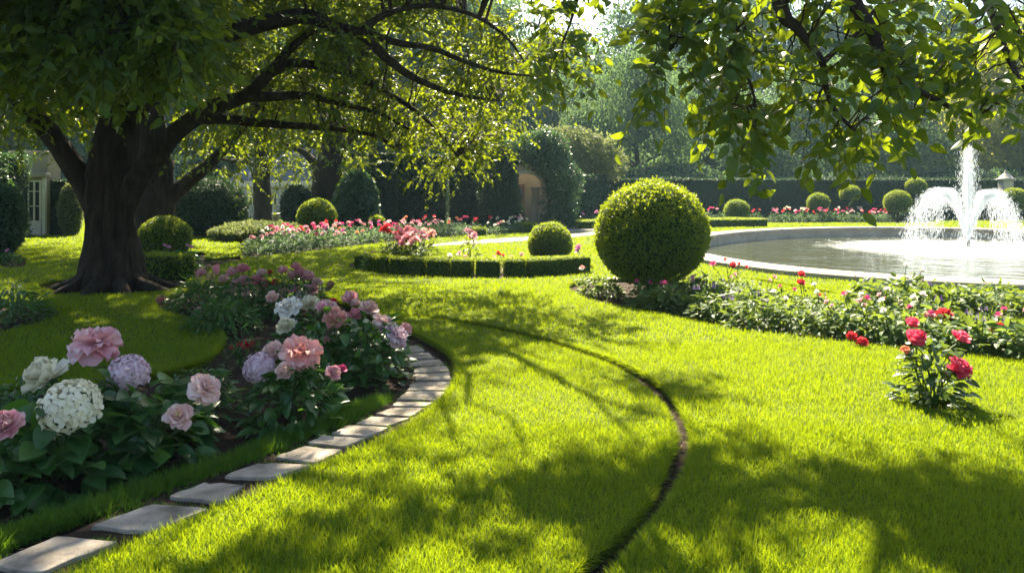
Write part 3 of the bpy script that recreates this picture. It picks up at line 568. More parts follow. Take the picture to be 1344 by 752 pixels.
def prism(mb, pts, y0, y1, m=0):
    n = len(pts); V = np.array([[x, y0, z] for x, z in pts] + [[x, y1, z] for x, z in pts])
    mb.add(V, [[j, (j + 1) % n, n + (j + 1) % n, n + j] for j in range(n)], m); mb.F.append(np.array([list(range(n))[::-1]]) + mb.n - 2 * n); mb.M.append(m); mb.F.append(np.array([list(range(n, 2 * n))]) + mb.n - 2 * n); mb.M.append(m)
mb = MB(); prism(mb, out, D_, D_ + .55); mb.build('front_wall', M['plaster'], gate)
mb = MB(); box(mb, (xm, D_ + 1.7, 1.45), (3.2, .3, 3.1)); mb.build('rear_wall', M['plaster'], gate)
mb = MB(); box(mb, (xm, D_ + 1.0, -.02), (3.6, 2.2, .1)); mb.build('threshold', M['stone'], gate)
mb = MB(); prism(mb, [(xm - (hw + .12) * math.cos(t), zs + (hw * .85 + .12) * math.sin(t)) for t in np.linspace(0, math.pi, 17)] + arc[::-1], D_ - .05, D_ + .05); mb.build('arch_moulding', M['stone'], gate)
for x in (X(701, D_), X(707.5, D_)): 
    mb = MB(); lathe(mb, (x, D_ + .75, 0), [(.14, 0), (.14, .12), (.10, .16), (.085, zs - .15), (.12, zs - .08), (.13, zs)], 14); mb.build('column', M['plaster'], gate, smooth=True)
x0, x1 = X(678, D_), X(689, D_)
dr = wall_box(gate, 'door', x0, x1, 0, Z(242, D_), D_ + 1.46, .07, M['wood'])
for z0, z1 in ((.25, 1.0), (1.2, 1.7)): wall_box(dr, 'pane', x0 + .07, x1 - .07, z0, z1, D_ + 1.44, .03, M['glass'], .003)
mb = MB(); lathe(mb, (x1 - .05, D_ + 1.42, 1.0), [(.001, -.02), (.02, -.015), (.02, .015), (.001, .02)], 10); mb.build('handle', M['iron'], dr)

# ivy mass over the arch
def leafy_blobs(mb, cs, leaf, dens, m=0, T=LEAF5, up=.3):
    for c, r in cs:
        r = np.asarray(r, float) * np.ones(3); n = int(dens * (r[0] * r[1] + r[0] * r[2] + r[1] * r[2]) * 4.2); U = rdir(n)
        P = np.asarray(c) + U * r * (1 - .35 * rng.random((n, 1)) ** 2 + .10 * rng.normal(size=(n, 1)))
        leaf_shell(mb, P, unit(U + [0, 0, up]), leaf * rng.uniform(.6, 1.4, n), m, T, .35, .8)
iv = empty('climbing_ivy', A(728, 300, D_ - .3) * [1, 1, 0], 'dense climbing ivy tumbling over and beside the arch', 'climber')
mb = MB(); cs = []
for px, py, r in ((728, 285, .6), (730, 265, .65), (732, 245, .65), (735, 228, .75), (722, 214, .7), (706, 206, .65), (690, 203, .55), (700, 190, .6), (680, 206, .35), (716, 186, .6), (728, 192, .6), (742, 270, .6), (745, 250, .6), (740, 290, .55), (668, 196, .5), (752, 236, .5), (715, 196, .5), (735, 205, .5)):
    cs.append((A(px, py, D_ - .1 + rng.uniform(-.2, .3)), (r, r * .8, r)))
leafy_blobs(mb, cs, .12, 260); mb.build('foliage', M['ivy'], iv)
mb = MB()
for px in (718, 730, 742): add_tube(mb, [A(px, 301, D_ - .1), A(px + 3, 270, D_ - .1), A(px - 2, 230, D_ - .1)], [.05, .04, .02], 6, rough=.15)
mb.build('stem', M['twig'], iv)
sh = empty('pale_shrub', A(760, 290, 41) * [1, 1, 0], 'large pale green shrub catching sun above the hedge next to the arch', 'shrub')
mb = MB(); leafy_blobs(mb, [(A(px, py, 41), (r, r, r)) for px, py, r in ((742, 190, 1.0), (765, 195, 1.1), (785, 202, 1.1), (760, 215, 1.2), (720, 190, 1.0), (800, 214, 1.0), (780, 225, 1.0), (740, 220, 1.0), (705, 196, .9))], .20, 90); mb.build('foliage', M['pale_leaf'], sh)
mb = MB(); add_tube(mb, [A(760, 290, 41), A(762, 240, 41), A(755, 200, 41)], [.12, .09, .04], 7); mb.build('stem', M['twig'], sh)

# pavilion behind the trees
DP = 46.; px0, px1 = X(300, DP), X(432, DP); pv = empty('garden_pavilion', ((px0 + px1) / 2, DP, 0), 'low cream pavilion with tall glazed windows and slate roof behind the trees', 'building')
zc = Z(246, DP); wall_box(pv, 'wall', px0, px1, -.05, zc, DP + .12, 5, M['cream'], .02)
wall_box(pv, 'cornice', px0 - .25, px1 + .25, zc, Z(238, DP), DP - .25, 5.7, M['cream'], .04)
mb = MB(); zr = Z(238, DP); V = np.array([[px0 - .1, DP - .1, zr + .01], [px1 + .1, DP - .1, zr + .01], [px1 + .1, DP + 5.2, zr + .01], [px0 - .1, DP + 5.2, zr + .01], [px0 + 1.4, DP + 2.4, zr + 2.1], [px1 - 1.4, DP + 2.4, zr + 2.1]]); mb.add(V, [[0, 1, 5, 4], [2, 3, 4, 5], [3, 2, 1, 0]]); mb.F.append(np.array([[1, 2, 5], [3, 0, 4]])); mb.M.append(0); mb.build('roof', M['slate'], pv)
for wx0, wx1 in ((312, 324), (325.5, 336), (352, 364), (366, 377), (398, 410)):
    a0, a1, z0, z1 = X(wx0, DP), X(wx1, DP), .25, zc - .18
    fr = MB(); 
    for bx0, bx1, bz0, bz1 in ((a0, a0 + .07, z0, z1), (a1 - .07, a1, z0, z1), (a0, a1, z0, z0 + .07), (a0, a1, z1 - .07, z1), ((a0 + a1) / 2 - .02, (a0 + a1) / 2 + .02, z0, z1), (a0, a1, z0 + 1.2, z0 + 1.24)): box(fr, ((bx0 + bx1) / 2, DP + .08 + rng.uniform(0, .004), (bz0 + bz1) / 2), (bx1 - bx0, .07, bz1 - bz0))
    w = fr.build('window', M['white_paint'], pv); wall_box(w, 'pane', a0 + .05, a1 - .05, z0 + .05, z1 - .05, DP + .095, .02, M['glass'], .002)
# chairs and a table left on the pavilion terrace
def chair(px, by, rot, lab):
    c = G(px, by); t = empty('garden_chair', c, lab, 'chair'); t.rotation_euler.z = rot
    mb = MB(); box(mb, (0, 0, .43), (.5, .5, .06)); bevel(mb.build('seat', M['furniture'], t, world=False), .02)
    mb = MB(); a = np.linspace(-1.2, 1.2, 9); mb.add([[.27 * math.sin(x), .27 * math.cos(x), z] for z in (.46, .86) for x in a], [[i, i + 1, 10 + i, 9 + i] for i in range(8)]); o = mb.build('backrest', M['furniture'], t, world=False); md = o.modifiers.new('s', 'SOLIDIFY'); md.thickness = .04
    for sx in (-1, 1):
        for sy in (-1, 1): mb = MB(); add_tube(mb, [(sx * .2, sy * .2, .41), (sx * .23, sy * .23, 0)], [.02, .015], 6); mb.build('leg', M['iron'], t, world=False)
chair(333, 291.5, 2.6, 'grey-blue garden chair between the pavilion and the thin trunk'); chair(366, 291, 3.6, 'grey-blue round-backed garden chair on the arch side of the thin trunk'); chair(322, 291, 2.2, 'grey-blue garden chair nearest the yew mound')
mb = MB(); c = G(378, 292); tb = empty('garden_bench', c, 'low pale stone bench in front of the pavilion', 'bench'); box(mb, (0, 0, .40), (1.6, .45, .09)); bevel(mb.build('seat', M['coping'], tb, world=False), .02)
for s in (-1, 1): mb = MB(); box(mb, (s * .6, 0, .177), (.16, .36, .355)); bevel(mb.build('leg', M['coping'], tb, world=False), .02)

# house corner with the white garden door
DH = 27.2; hx0, hx1 = X(16, DH), X(66, DH); hs = empty('garden_house', ((hx0 + hx1) / 2, DH, 0), 'shaded pale house corner with tall white glazed garden door', 'building')
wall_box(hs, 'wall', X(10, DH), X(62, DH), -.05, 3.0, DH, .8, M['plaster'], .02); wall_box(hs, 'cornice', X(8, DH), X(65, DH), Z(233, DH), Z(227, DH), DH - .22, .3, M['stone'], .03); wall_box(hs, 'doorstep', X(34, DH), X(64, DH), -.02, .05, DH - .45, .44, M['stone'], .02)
wall_box(hs, 'pilaster', X(56.5, DH), X(61.5, DH), 0, Z(233, DH), DH - .09, .088, M['white_paint'], .01)
dx0, dx1 = X(37, DH), X(55.5, DH); dz = Z(236.5, DH); fr = MB()
for bx0, bx1, bz0, bz1 in ((dx0, dx0 + .06, .05, dz), (dx1 - .06, dx1, .05, dz), (dx0, dx1, .05, .52), (dx0, dx1, dz - .07, dz), ((dx0 + dx1) / 2 - .025, (dx0 + dx1) / 2 + .025, .5, dz), (dx0, dx1, 1.02, 1.05), (dx0, dx1, 1.55, 1.58)): box(fr, ((bx0 + bx1) / 2, DH - .05 + rng.uniform(0, .006), (bz0 + bz1) / 2), (bx1 - bx0, .07, bz1 - bz0))
dr = fr.build('door', M['white_paint'], hs); wall_box(dr, 'pane', dx0 + .04, dx1 - .04, .5, dz - .04, DH - .035, .02, M['glass'], .002)
mb = MB(); lathe(mb, ((dx0 + dx1) / 2 + .07, DH - .11, 1.0), [(.001, -.03), (.02, -.02), (.02, .02), (.001, .03)], 10); mb.build('handle', M['iron'], dr)

# stone pier behind the hedge
DS = 42.; c = A(1320, 288, DS) * [1, 1, 0]; sp = empty('stone_pier', c, 'grey stone pier with a domed cap above the long hedge', 'pier')
zt = Z(237, DS); mb = MB(); box(mb, (0, 0, zt / 2), (.55, .55, zt)); bevel(mb.build('shaft', M['stone'], sp, world=False), .03)
mb = MB(); lathe(mb, (0, 0, zt), [(.001, .002), (.46, .002), (.46, .09), (.36, .13), (.26, .26), (.12, .38), (.06, .42), (.07, .48), (.03, .56), (.001, .57)], 20); mb.build('cap', M['stone'], sp, smooth=True, world=False)
# ------------------------------------------------------------------ trees
def sprays(mb_leaf, mb_twig, O, D, L, nl, leaf, T=LEAF5, droop=.35, twig=.006, flat=.5):
    """leafy twigs: from origins O along D, length L, nl leaves alternating each side"""
    n = len(O); D = unit(D); L = np.asarray(L, float) * np.ones(n); side = unit(np.cross(D, [0, 0, 1.]) + rng.normal(size=(n, 3)) * .15)
    def at(t): p = O[:, None] + D[:, None] * (L[:, None] * t)[..., None]; p[..., 2] -= droop * L[:, None] * t * t; return p
    if mb_twig is not None:
        ts = np.array([0, .35, .7, 1.])[None] * np.ones((n, 1)); P = at(ts); a = np.arange(3) / 3 * 6.283; up = np.cross(side, D)
        r = (twig * np.array([1, .75, .5, .2]))[None, :, None, None]
        V = P[:, :, None] + r * (np.cos(a)[None, None, :, None] * side[:, None, None] + np.sin(a)[None, None, :, None] * up[:, None, None])
        f = np.array([[i * 3 + j, i * 3 + (j + 1) % 3, i * 3 + 3 + (j + 1) % 3, i * 3 + 3 + j] for i in range(3) for j in range(3)])
        mb_twig.add(V.reshape(-1, 3), (f[None] + (np.arange(n) * 12)[:, None, None]).reshape(-1, 4))
    t = (np.arange(nl)[None] + .5 + rng.uniform(-.3, .3, (n, nl))) / nl; t = .12 + .9 * t; P = at(t).reshape(-1, 3)
    sg = np.where(np.arange(nl) % 2, 1., -1.)[None] * np.ones((n, 1)); sd_ = (side[:, None] * sg[..., None]).reshape(-1, 3); Dr = np.repeat(D, nl, 0)
    ld = Dr * .55 + sd_ * .75 + rng.normal(size=Dr.shape) * .3; ld[:, 2] -= .35
    nz = np.array([0, 0, 1.]) * flat + rng.normal(size=Dr.shape) * .55
    mb_leaf.add(*place(T, P, ld, nz, leaf * rng.uniform(.65, 1.25, len(P))))
def nearest(P, Q):
    return np.array([np.argmin(((Q - p) ** 2).sum(1)) for p in P])
def branch_to(p, q, sag=.12, n=7, wig=.06):
    p, q = np.asarray(p), np.asarray(q); L = np.linalg.norm(q - p); t = np.linspace(0, 1, n)[:, None]
    c = p + (q - p) * t; c[:, 2] += (sag * L * (4 * t * (1 - t)))[:, 0]; c += rng.normal(size=(n, 3)) * wig * L * np.sin(t * np.pi) * .4; return c
def limb_px(pts, r0, r1, n=6):
    P = smooth_line([A(*p) for p in pts], n); return P, np.linspace(r0, r1, len(P))

# what the photo shows lit: shadow share over the ground, used to decide where the crowns are dense and where they have gaps
CHX = [(365, 470), (412, 500), (427, 620), (453, 745), (476, 806), (505, 858), (535, 890), (570, 900), (605, 892), (655, 862), (700, 825), (752, 778), (900, 640), (1300, 300)]
PTX = [(365, 330), (400, 480), (430, 540), (482, 602), (540, 566), (617, 420), (703, 230), (780, 60), (900, -150), (1300, -700)]
def shade(gx, gy):
    if gy < .8: return .5
    px = CX + gx / gy * FPX; py = HOR + FPX * HC / gy
    ch = np.interp(py, *zip(*CHX)); pt = np.interp(py, *zip(*PTX))
    if py < 365: return .85 if px < 310 else .5 if px < 560 else .0
    if px < pt: return .96 if px < pt - 150 or py < 470 else .84
    if px < ch: return .46 if py < 470 else .45 if py < 560 else .54 if py < 650 else .64
    if py < 400: return .5 if px < 640 else 0.
    if py < 545: return .36 if px < 930 else 0.
    if py < 600: return .38 if px < 1150 else .2
    return .50
def keep_shade(gx, gy, off=.17):
    s = shade(gx, gy); v = .5 + .48 * mnoise.noise(Vector((gx * .9, gy * .9, 3.3))) + .62 * mnoise.noise(Vector((gx * 1.7, gy * 1.7, 9.1)))
    return v < .87 if s > .9 else (s > 0 and v < s - off)
def shadow_clusters(n, ok, zr):
    """cluster centres inside a crown (ok) whose shadows fall where the photo has shade"""
    out = []
    while len(out) < n:
        z = rng.uniform(*zr); gx, gy = rng.uniform(-9, 6), rng.uniform(.8, 12.5)
        p = np.array([gx + SH[0] * z, gy + SH[1] * z, z])
        if not ok(p) or p[2] < HC + .262 * p[1] + .5: continue
        if keep_shade(gx, gy) and (shade(gx, gy) > .9 or rng.random() < .55): out.append(p)
    return np.array(out)

# --- the big shade tree
base = A(148, 378, 12.5) * [1, 1, 0]; big = empty('shade_tree', base, 'huge old shade tree with fluted dark trunk and spreading limbs over the lawn', 'tree')
mb = MB(); TP = smooth_line([A(149, 386, 12.5), A(149, 366, 12.5), A(147, 340, 12.5), A(145, 300, 12.5), A(144, 260, 12.5), A(146, 225, 12.5), A(150, 195, 12.5), A(160, 150, 12.6), A(172, 90, 12.8), A(180, 20, 13), A(175, -90, 13.2)], 4)
yy = (HC - TP[:, 2]) ; pz = TP[:, 2]
rr = np.interp(pz, [-.1, .05, .35, .8, 1.4, 2.2, 3, 4.5, 6], [.62, .52, .40, .37, .365, .37, .27, .20, .11])
add_tube(mb, TP, rr, 28, rough=.10, seed=4)
for a_, ln in ((-2.9, .9), (-2.2, .8), (-1.5, .9), (-.9, 1.0), (-.35, 1.3), (.4, .8), (1.5, .7), (2.6, .8)):      # roots running into the soil
    dv = np.array([math.cos(a_), math.sin(a_)]); P = [np.array([*(base[:2] + dv * r_), z_]) for r_, z_ in ((.23, .8), (.34, .36), (.48, .12), (.50 + ln * .4, -.01), (.52 + ln * .8, -.14))]
    add_tube(mb, smooth_line(P, 4), np.linspace(.20, .05, 17), 9, rough=.12, seed=int(a_ * 9) % 7)
for a_ in (-2.4, -1.9, -1.25, -.7, -.2):       # flutes of the trunk
    dv = np.array([math.cos(a_), math.sin(a_)]); P = [np.array([*(base[:2] + dv * r_), z_]) for r_, z_ in ((.44, .02), (.36, .5), (.315, 1.1), (.30, 1.7), (.24, 2.3))]
    add_tube(mb, smooth_line(P, 4), np.linspace(.14, .03, 17), 9, rough=.12, seed=3)
mb.build('trunk', M['bark'], big, smooth=True)
LIMBS = [([(140, 305, 12.5), (120, 258, 12.45), (90, 209, 12.3), (62, 170, 12.2), (38, 145, 12.1), (0, 108, 12), (-60, 70, 11.8), (-150, 20, 11.6)], .205, .08),
 ([(156, 290, 12.5), (172, 250, 12.45), (189, 223, 12.3), (212, 195, 12.2), (234, 171, 12.1), (268, 147, 12), (300, 134, 11.9), (321, 127, 11.8), (345, 106, 11.6), (358, 92, 11.5), (378, 67, 11.4), (410, 40, 11.3)], .20, .05),
 ([(258, 154, 12.0), (275, 156, 12), (295, 156, 12.1), (335, 161, 12.2), (385, 165, 12.3), (435, 169, 12.4), (490, 178, 12.4), (520, 196, 12.4)], .11, .025),
 ([(318, 128, 11.8), (360, 127, 11.7), (402, 126, 11.6), (450, 137, 11.5), (500, 150, 11.4), (540, 172, 11.3)], .09, .02),
 ([(160, 180, 12.5), (190, 125, 12.3), (230, 88, 12), (275, 64, 11.7), (301, 44, 11.4), (352, 30, 11.1), (402, 22, 10.8), (443, 37, 10.5), (477, 47, 10.3), (500, 70, 10.2), (534, 97, 10.1), (577, 117, 10), (614, 127, 9.9), (655, 132, 9.8)], .20, .016),
 ([(440, 35, 10.5), (480, 44, 10.3), (524, 57, 10.1), (567, 64, 9.9), (618, 84, 9.7), (660, 96, 9.5), (705, 100, 9.3)], .07, .015),
 ([(345, 100, 11.6), (375, 86, 11.6), (400, 84, 11.5), (460, 97, 11.3), (510, 124, 11.2), (547, 147, 11.1), (584, 184, 11), (600, 205, 11)], .09, .015),
 ([(470, 45, 10.3), (505, 20, 10.1), (560, 8, 9.9), (620, 20, 9.6), (665, 50, 9.4), (690, 85, 9.2)], .06, .014),
 ([(172, 90, 12.8), (240, -10, 12.2), (330, -80, 11.8), (420, -150, 11.0), (480, -240, 10.4)], .17, .03),
 ([(175, 60, 12.9), (120, -40, 12), (20, -110, 10.5), (-80, -150, 9.5)], .20, .05), ([(180, 20, 13), (200, -80, 11), (230, -200, 9), (260, -330, 7.6)], .18, .04), ([(178, 20, 13), (240, -60, 14.5), (330, -130, 16), (420, -170, 17.5)], .18, .04),
 ([(165, 130, 12.6), (170, 80, 11), (180, 40, 9.5), (190, 10, 8.3), (200, -10, 7.6)], .14, .03)]
limb_pts = []
for pts, r0, r1 in LIMBS:
    pts = [(a, b_, c + max(0, a - 380) / 300 * 2.6) for a, b_, c in pts]; P, r = limb_px(pts, r0, r1); mb = MB(); add_tube(mb, P, r, 10, rough=.08, seed=len(limb_pts)); mb.build('limb', M['bark'], big, smooth=True); limb_pts.append(P[2:])
LP = np.concatenate(limb_pts)
LOWX, LOWY = [-200, 0, 40, 100, 120, 270, 300, 350, 470, 500, 560, 610, 650, 690, 715, 740], [180, 175, 160, 150, 118, 122, 150, 165, 182, 198, 205, 222, 200, 165, 120, 85]
tg = []
while len(tg) < 400:                                   # twig-bearing branches reach these points of the visible crown
    px = rng.uniform(-170, 735); py = rng.uniform(-140, 225)
    if py > np.interp(px, LOWX, LOWY) - 8: continue
    d = rng.uniform(10.2, 14.8) if px < 480 else rng.uniform(11.6, 14.6)
    q = A(px, py, d)
    if py < 20 and not keep_shade(q[0] - SH[0] * q[2], q[1] - SH[1] * q[2]): continue
    tg.append(q)
for _ in range(150): tg.append(A(rng.uniform(-90, 275), rng.uniform(-70, 92), rng.uniform(6.8, 9.3)))     # the near, shaded skirt in front of the trunk
tg = np.array(tg); lf, tw = MB(), MB(); idx = nearest(tg, LP)
So, Sd, near = [], [], []
for q, i in zip(tg, idx):
    P = branch_to(LP[i], q, rng.uniform(.02, .16)); L = np.linalg.norm(q - LP[i]); add_tube(tw, P, np.linspace(min(.028, .008 + .008 * L), .004, len(P)), 5, cap=False)
    dv = unit(q - LP[i])
    for k in range(9):
        t = rng.uniform(.35, 1.0); j = min(len(P) - 2, int(t * (len(P) - 1))); f = t * (len(P) - 1) - j; So.append(P[j] + (P[j + 1] - P[j]) * f); Sd.append(dv * .5 + rdir(1)[0] * .9 + np.array([0, 0, -.15])); near.append(q[1] < 9.4 and q[0] < -2.5)
So, Sd, near = np.array(So), np.array(Sd), np.array(near)
sprays(lf, tw, So[~near], Sd[~near], rng.uniform(.4, .85, (~near).sum()), 13, .102, droop=.24)
sprays(lf, tw, So[near], Sd[near], rng.uniform(.35, .7, near.sum()), 11, .125, OVATE)
okb = lambda p: ((p[0] + 4.6) / 8.4) ** 2 + ((p[1] - 12.) / 7.6) ** 2 + ((p[2] - 5.2) / 5.6) ** 2 < 1
cl = shadow_clusters(2900, okb, (3.6, 10.2))
for c in cl[:260]: i = np.argmin(((LP - c) ** 2).sum(1)); P = branch_to(LP[i], c, .1); add_tube(tw, P, np.linspace(.035, .006, len(P)), 5, cap=False)
sprays(lf, tw, np.repeat(cl, 3, 0) + rng.normal(size=(len(cl) * 3, 3)) * .10, rdir(len(cl) * 3, -.1, .5), .32, 9, .14, twig=.006)
lf.merge(tw, 1).build('crown', [M['big_leaf'], M['twig']], big)

# --- the tree whose branches hang in from the top; its trunk stands outside the view
rb = np.array([6.9, 7.6, 0.]); rt = empty('overhanging_tree', rb, 'tree whose leafy branches hang across the top of the view toward the fountain', 'tree')
mb = MB(); add_tube(mb, smooth_line([rb + [0, 0, -.1], rb + [.02, 0, .5], rb + [-.05, -.05, 1.8], rb + [-.15, -.1, 3.2], rb + [-.2, 0, 5], rb + [-.1, .3, 7]], 5), np.linspace(.42, .10, 26), 14, rough=.1, seed=8); mb.build('trunk', M['bark'], rt, smooth=True)
fork = rb + [-.15, -.1, 3.0]
def aw(px, py, d): return A(px, py, d)
RL = [([fork, rb + [-1.6, -1.2, 4.0], A(1150, -190, 5.0), A(1128, -60, 4.6), A(1120, 0, 4.4), A(1144, 40, 4.3), A(1164, 93, 4.2), A(1190, 112, 4.15), A(1217, 125, 4.1), A(1250, 142, 4.05), A(1282, 154, 4.)], .13, .010),
 ([rb + [-1.6, -1.2, 4.0], A(1080, -170, 4.9), A(1020, -50, 4.5), A(1027, 16, 4.3), A(1045, 36, 4.25), A(1059, 53, 4.2), A(1079, 83, 4.15), A(1085, 121, 4.1), A(1100, 150, 4.05), A(1124, 174, 4.)], .09, .008),
 ([A(1079, 83, 4.15), A(1098, 66, 4.2), A(1124, 45, 4.3), A(1150, 10, 4.4)], .018, .010),
 ([A(1050, -130, 4.9), A(960, -70, 4.7), A(921, 0, 4.5), A(935, 12, 4.45), A(950, 20, 4.4), A(962, 34, 4.35), A(970, 53, 4.3), A(978, 90, 4.3), A(990, 130, 4.3), A(992, 180, 4.3)], .05, .006),
 ([A(930, 8, 4.45), A(910, 40, 4.4), A(880, 62, 4.35), A(855, 90, 4.3)], .018, .006),
 ([rb + [-1.6, -1.2, 4.0], A(1300, -120, 4.6), A(1290, -30, 4.3), A(1310, 40, 4.1), A(1335, 100, 4.0), A(1370, 150, 3.9)], .08, .008),
 ([A(1050, -130, 4.9), A(900, -140, 5.2), A(800, -90, 5.6), A(765, -20, 5.9), A(745, 40, 6.0), A(722, 90, 6.1)], .05, .007),
 ([fork, rb + [-1.5, .8, 4.4], rb + [-3.6, 1.4, 5.2], rb + [-5.6, 2.0, 5.8]], .14, .03), ([fork + [0, 0, .8], rb + [-1.2, 1.6, 5.2], rb + [-2.6, 3.2, 6.0]], .12, .03), ([fork + [0, 0, .8], rb + [.8, 1.4, 5.2], rb + [1.8, 2.8, 6.0]], .12, .03)]
rl = []
for pts, r0, r1 in RL:
    P = smooth_line(pts, 6); mb = MB(); add_tube(mb, P, np.geomspace(r0, r1, len(P)), 8, rough=.08, seed=len(rl)); mb.build('limb', M['twig'], rt, smooth=True); rl.append(P)
RP = np.concatenate([p[len(p) // 3:] for p in rl[:7]])
lx, ly = [700, 760, 790, 830, 845, 870, 925, 950, 965, 1005, 1020, 1060, 1085, 1110, 1130, 1150, 1165, 1230, 1250, 1344, 1420], [120, 118, 60, 62, 118, 128, 150, 165, 205, 205, 140, 150, 172, 195, 205, 170, 170, 160, 138, 140, 140]
tg = []
while len(tg) < 225:
    px = rng.uniform(700, 1400); py = rng.uniform(-60, 215)
    if py > np.interp(px, lx, ly) - 6: continue
    if px > 1235 and py < 70 and rng.random() < .75: continue
    if 1010 < px < 1110 and 60 < py < 150 and rng.random() < .5: continue
    if 780 < px < 835 and rng.random() < .5: continue
    d = rng.uniform(3.8, 4.7) if px > 835 else rng.uniform(5.4, 6.4); tg.append(A(px, py, d))
tg = np.array(tg); lf, tw = MB(), MB(); idx = nearest(tg, RP); So, Sd = [], []
for q, i in zip(tg, idx):
    P = branch_to(RP[i], q, rng.uniform(-.02, .08)); L = np.linalg.norm(q - RP[i]); add_tube(tw, P, np.linspace(min(.012, .004 + .006 * L), .0025, len(P)), 5, cap=False)
    dv = unit(q - RP[i])
    for k in range(2): j = rng.integers(3, len(P)); So.append(P[j]); Sd.append(dv * .7 + rdir(1)[0] * .7 + np.array([0, 0, -.25]))
So, Sd = np.array(So), np.array(Sd); sprays(lf, tw, So, Sd, rng.uniform(.16, .34, len(So)), 7, .088, OVATE, twig=.0028, droop=.45)
okr = lambda p: ((p[0] - 4.4) / 5.2) ** 2 + ((p[1] - 9.6) / 4.6) ** 2 + ((p[2] - 5.6) / 2.6) ** 2 < 1
cl = shadow_clusters(330, okr, (3.8, 7.6)); LP2 = np.concatenate(rl[7:])
for c in cl[:90]: i = np.argmin(((LP2 - c) ** 2).sum(1)); P = branch_to(LP2[i], c, .1); add_tube(tw, P, np.linspace(.03, .005, len(P)), 5, cap=False)
sprays(lf, tw, np.repeat(cl, 3, 0) + rng.normal(size=(len(cl) * 3, 3)) * .10, rdir(len(cl) * 3, -.1, .5), .3, 8, .12, twig=.006)
lf.merge(tw, 1).build('crown', [M['near_leaf'], M['twig']], rt)

# --- middle trees behind the big trunk
def mid_tree(name, label, trunk, limbs, blobs, leaf=.13, dens=60, mat='big_leaf'):
    b0 = np.array(trunk[0][0]); t = empty(name, b0 * [1, 1, 0], label, 'tree'); mb = MB()
    P = smooth_line([p for p, r in trunk], 5); r = np.interp(np.linspace(0, 1, len(P)), np.linspace(0, 1, len(trunk)), [r for p, r in trunk]); add_tube(mb, P, r, 14, rough=.1, seed=5); mb.build('trunk', M['bark'], t, smooth=True)
    for pts, r0, r1 in limbs:
        mb = MB(); P = smooth_line(pts, 5); add_tube(mb, P, np.linspace(r0, r1, len(P)), 8, rough=.1); mb.build('limb', M['bark'], t, smooth=True)
    mb, tw = MB(), MB()
    for c, r in blobs:
        r = np.asarray(r, float) * np.ones(3); n = int(dens * r[0] * r[2] / 8) + 6; U = rdir(n); O = np.asarray(c) + U * r * rng.uniform(.2, 1, (n, 1)); sprays(mb, tw, O, U + [0, 0, -.3] + rdir(n) * .4, rng.uniform(.5, 1.1, n), 12, leaf, twig=.01)
    mb.merge(tw, 1).build('crown', [M[mat], M['twig']], t); return t
d = 21.; mid_tree('leaning_tree', 'dark forked tree directly behind the big trunk, limb leaning out', [(A(200, 326, d), .62), (A(203, 290, d), .50), (A(206, 250, d), .46), (A(205, 215, d), .42), (A(200, 150, d), .30), (A(190, 60, d), .15)],
    [([A(208, 275, d), A(235, 248, d), A(262, 226, d), A(285, 205, d), (A(320, 165, d)), A(350, 120, d - 1)], .24, .08)],
    [(A(px, py, d + rng.uniform(-2, 2)), (2.0, 2.0, 1.5)) for px, py in ((60, 60), (120, 20), (200, 0), (280, 10), (350, 40), (40, 110), (100, 90), (260, 90), (320, 110), (160, -60), (250, -60), (60, -40), (340, -40), (-30, 60), (10, 10), (390, 110), (0, 120), (300, 140))] + [((rng.uniform(-16, -4), rng.uniform(18, 29), rng.uniform(8.2, 11)), (2.3, 2.3, 1.2)) for _ in range(34)], .17, 260)  # the random high blobs are added above the view to shade the lawn
d = 37.; mid_tree('pavilion_tree', 'slim straight tree trunk standing in front of the cream pavilion', [(A(346, 296, d), .52), (A(346, 285, d), .42), (A(345, 255, d), .40), (A(343, 225, d), .40), (A(345, 180, d), .30), (A(350, 80, d), .15)],
    [([A(343, 222, d), A(320, 212, d), A(300, 211, d - 1), A(280, 205, d - 1.5)], .14, .06), ([A(344, 215, d), A(370, 190, d), A(400, 170, d - 1)], .16, .06)],
    [(A(px, py, d + rng.uniform(-3, 2)), (2.6, 2.6, 1.7)) for px, py in ((300, 190), (340, 170), (380, 180), (400, 205), (320, 120), (370, 120), (300, 140), (420, 150), (345, 70), (390, 80), (300, 70), (430, 100), (350, 20), (275, 215), (370, 215))] + [(A(px, py, d - 2), (.8, .8, .7)) for px, py in ((310, 222), (384, 215), (398, 215))], .19, 40)
d = 34.; mid_tree('dark_trunk_tree', 'thick dark tree leaning beside the conifer shrub, branching low', [(A(431, 299, d), .72), (A(430, 285, d), .62), (A(428, 255, d), .58), (A(430, 225, d), .62), (A(436, 200, d), .5), (A(445, 150, d), .34), (A(450, 60, d), .16)],
    [([A(424, 235, d), A(412, 214, d), A(398, 200, d), (A(375, 190, d - 1))], .26, .08), ([A(438, 205, d), A(462, 180, d - 1), A(490, 160, d - 2), A(530, 150, d - 3)], .2, .06)],
    [(A(px, py, d + rng.uniform(-3, 3)), (2.4, 2.4, 1.6)) for px, py in ((440, 175), (480, 165), (520, 170), (560, 165), (600, 180), (420, 130), (470, 110), (520, 110), (570, 110), (620, 130), (450, 50), (520, 50), (590, 60), (640, 80), (660, 160), (480, 0), (560, 0))] + [(A(px, py, d - 2), (.9, .9, .8)) for px, py in ((470, 215), (482, 222), (560, 225), (575, 218), (455, 212), (600, 208), (640, 212), (660, 205))], .18, 40)

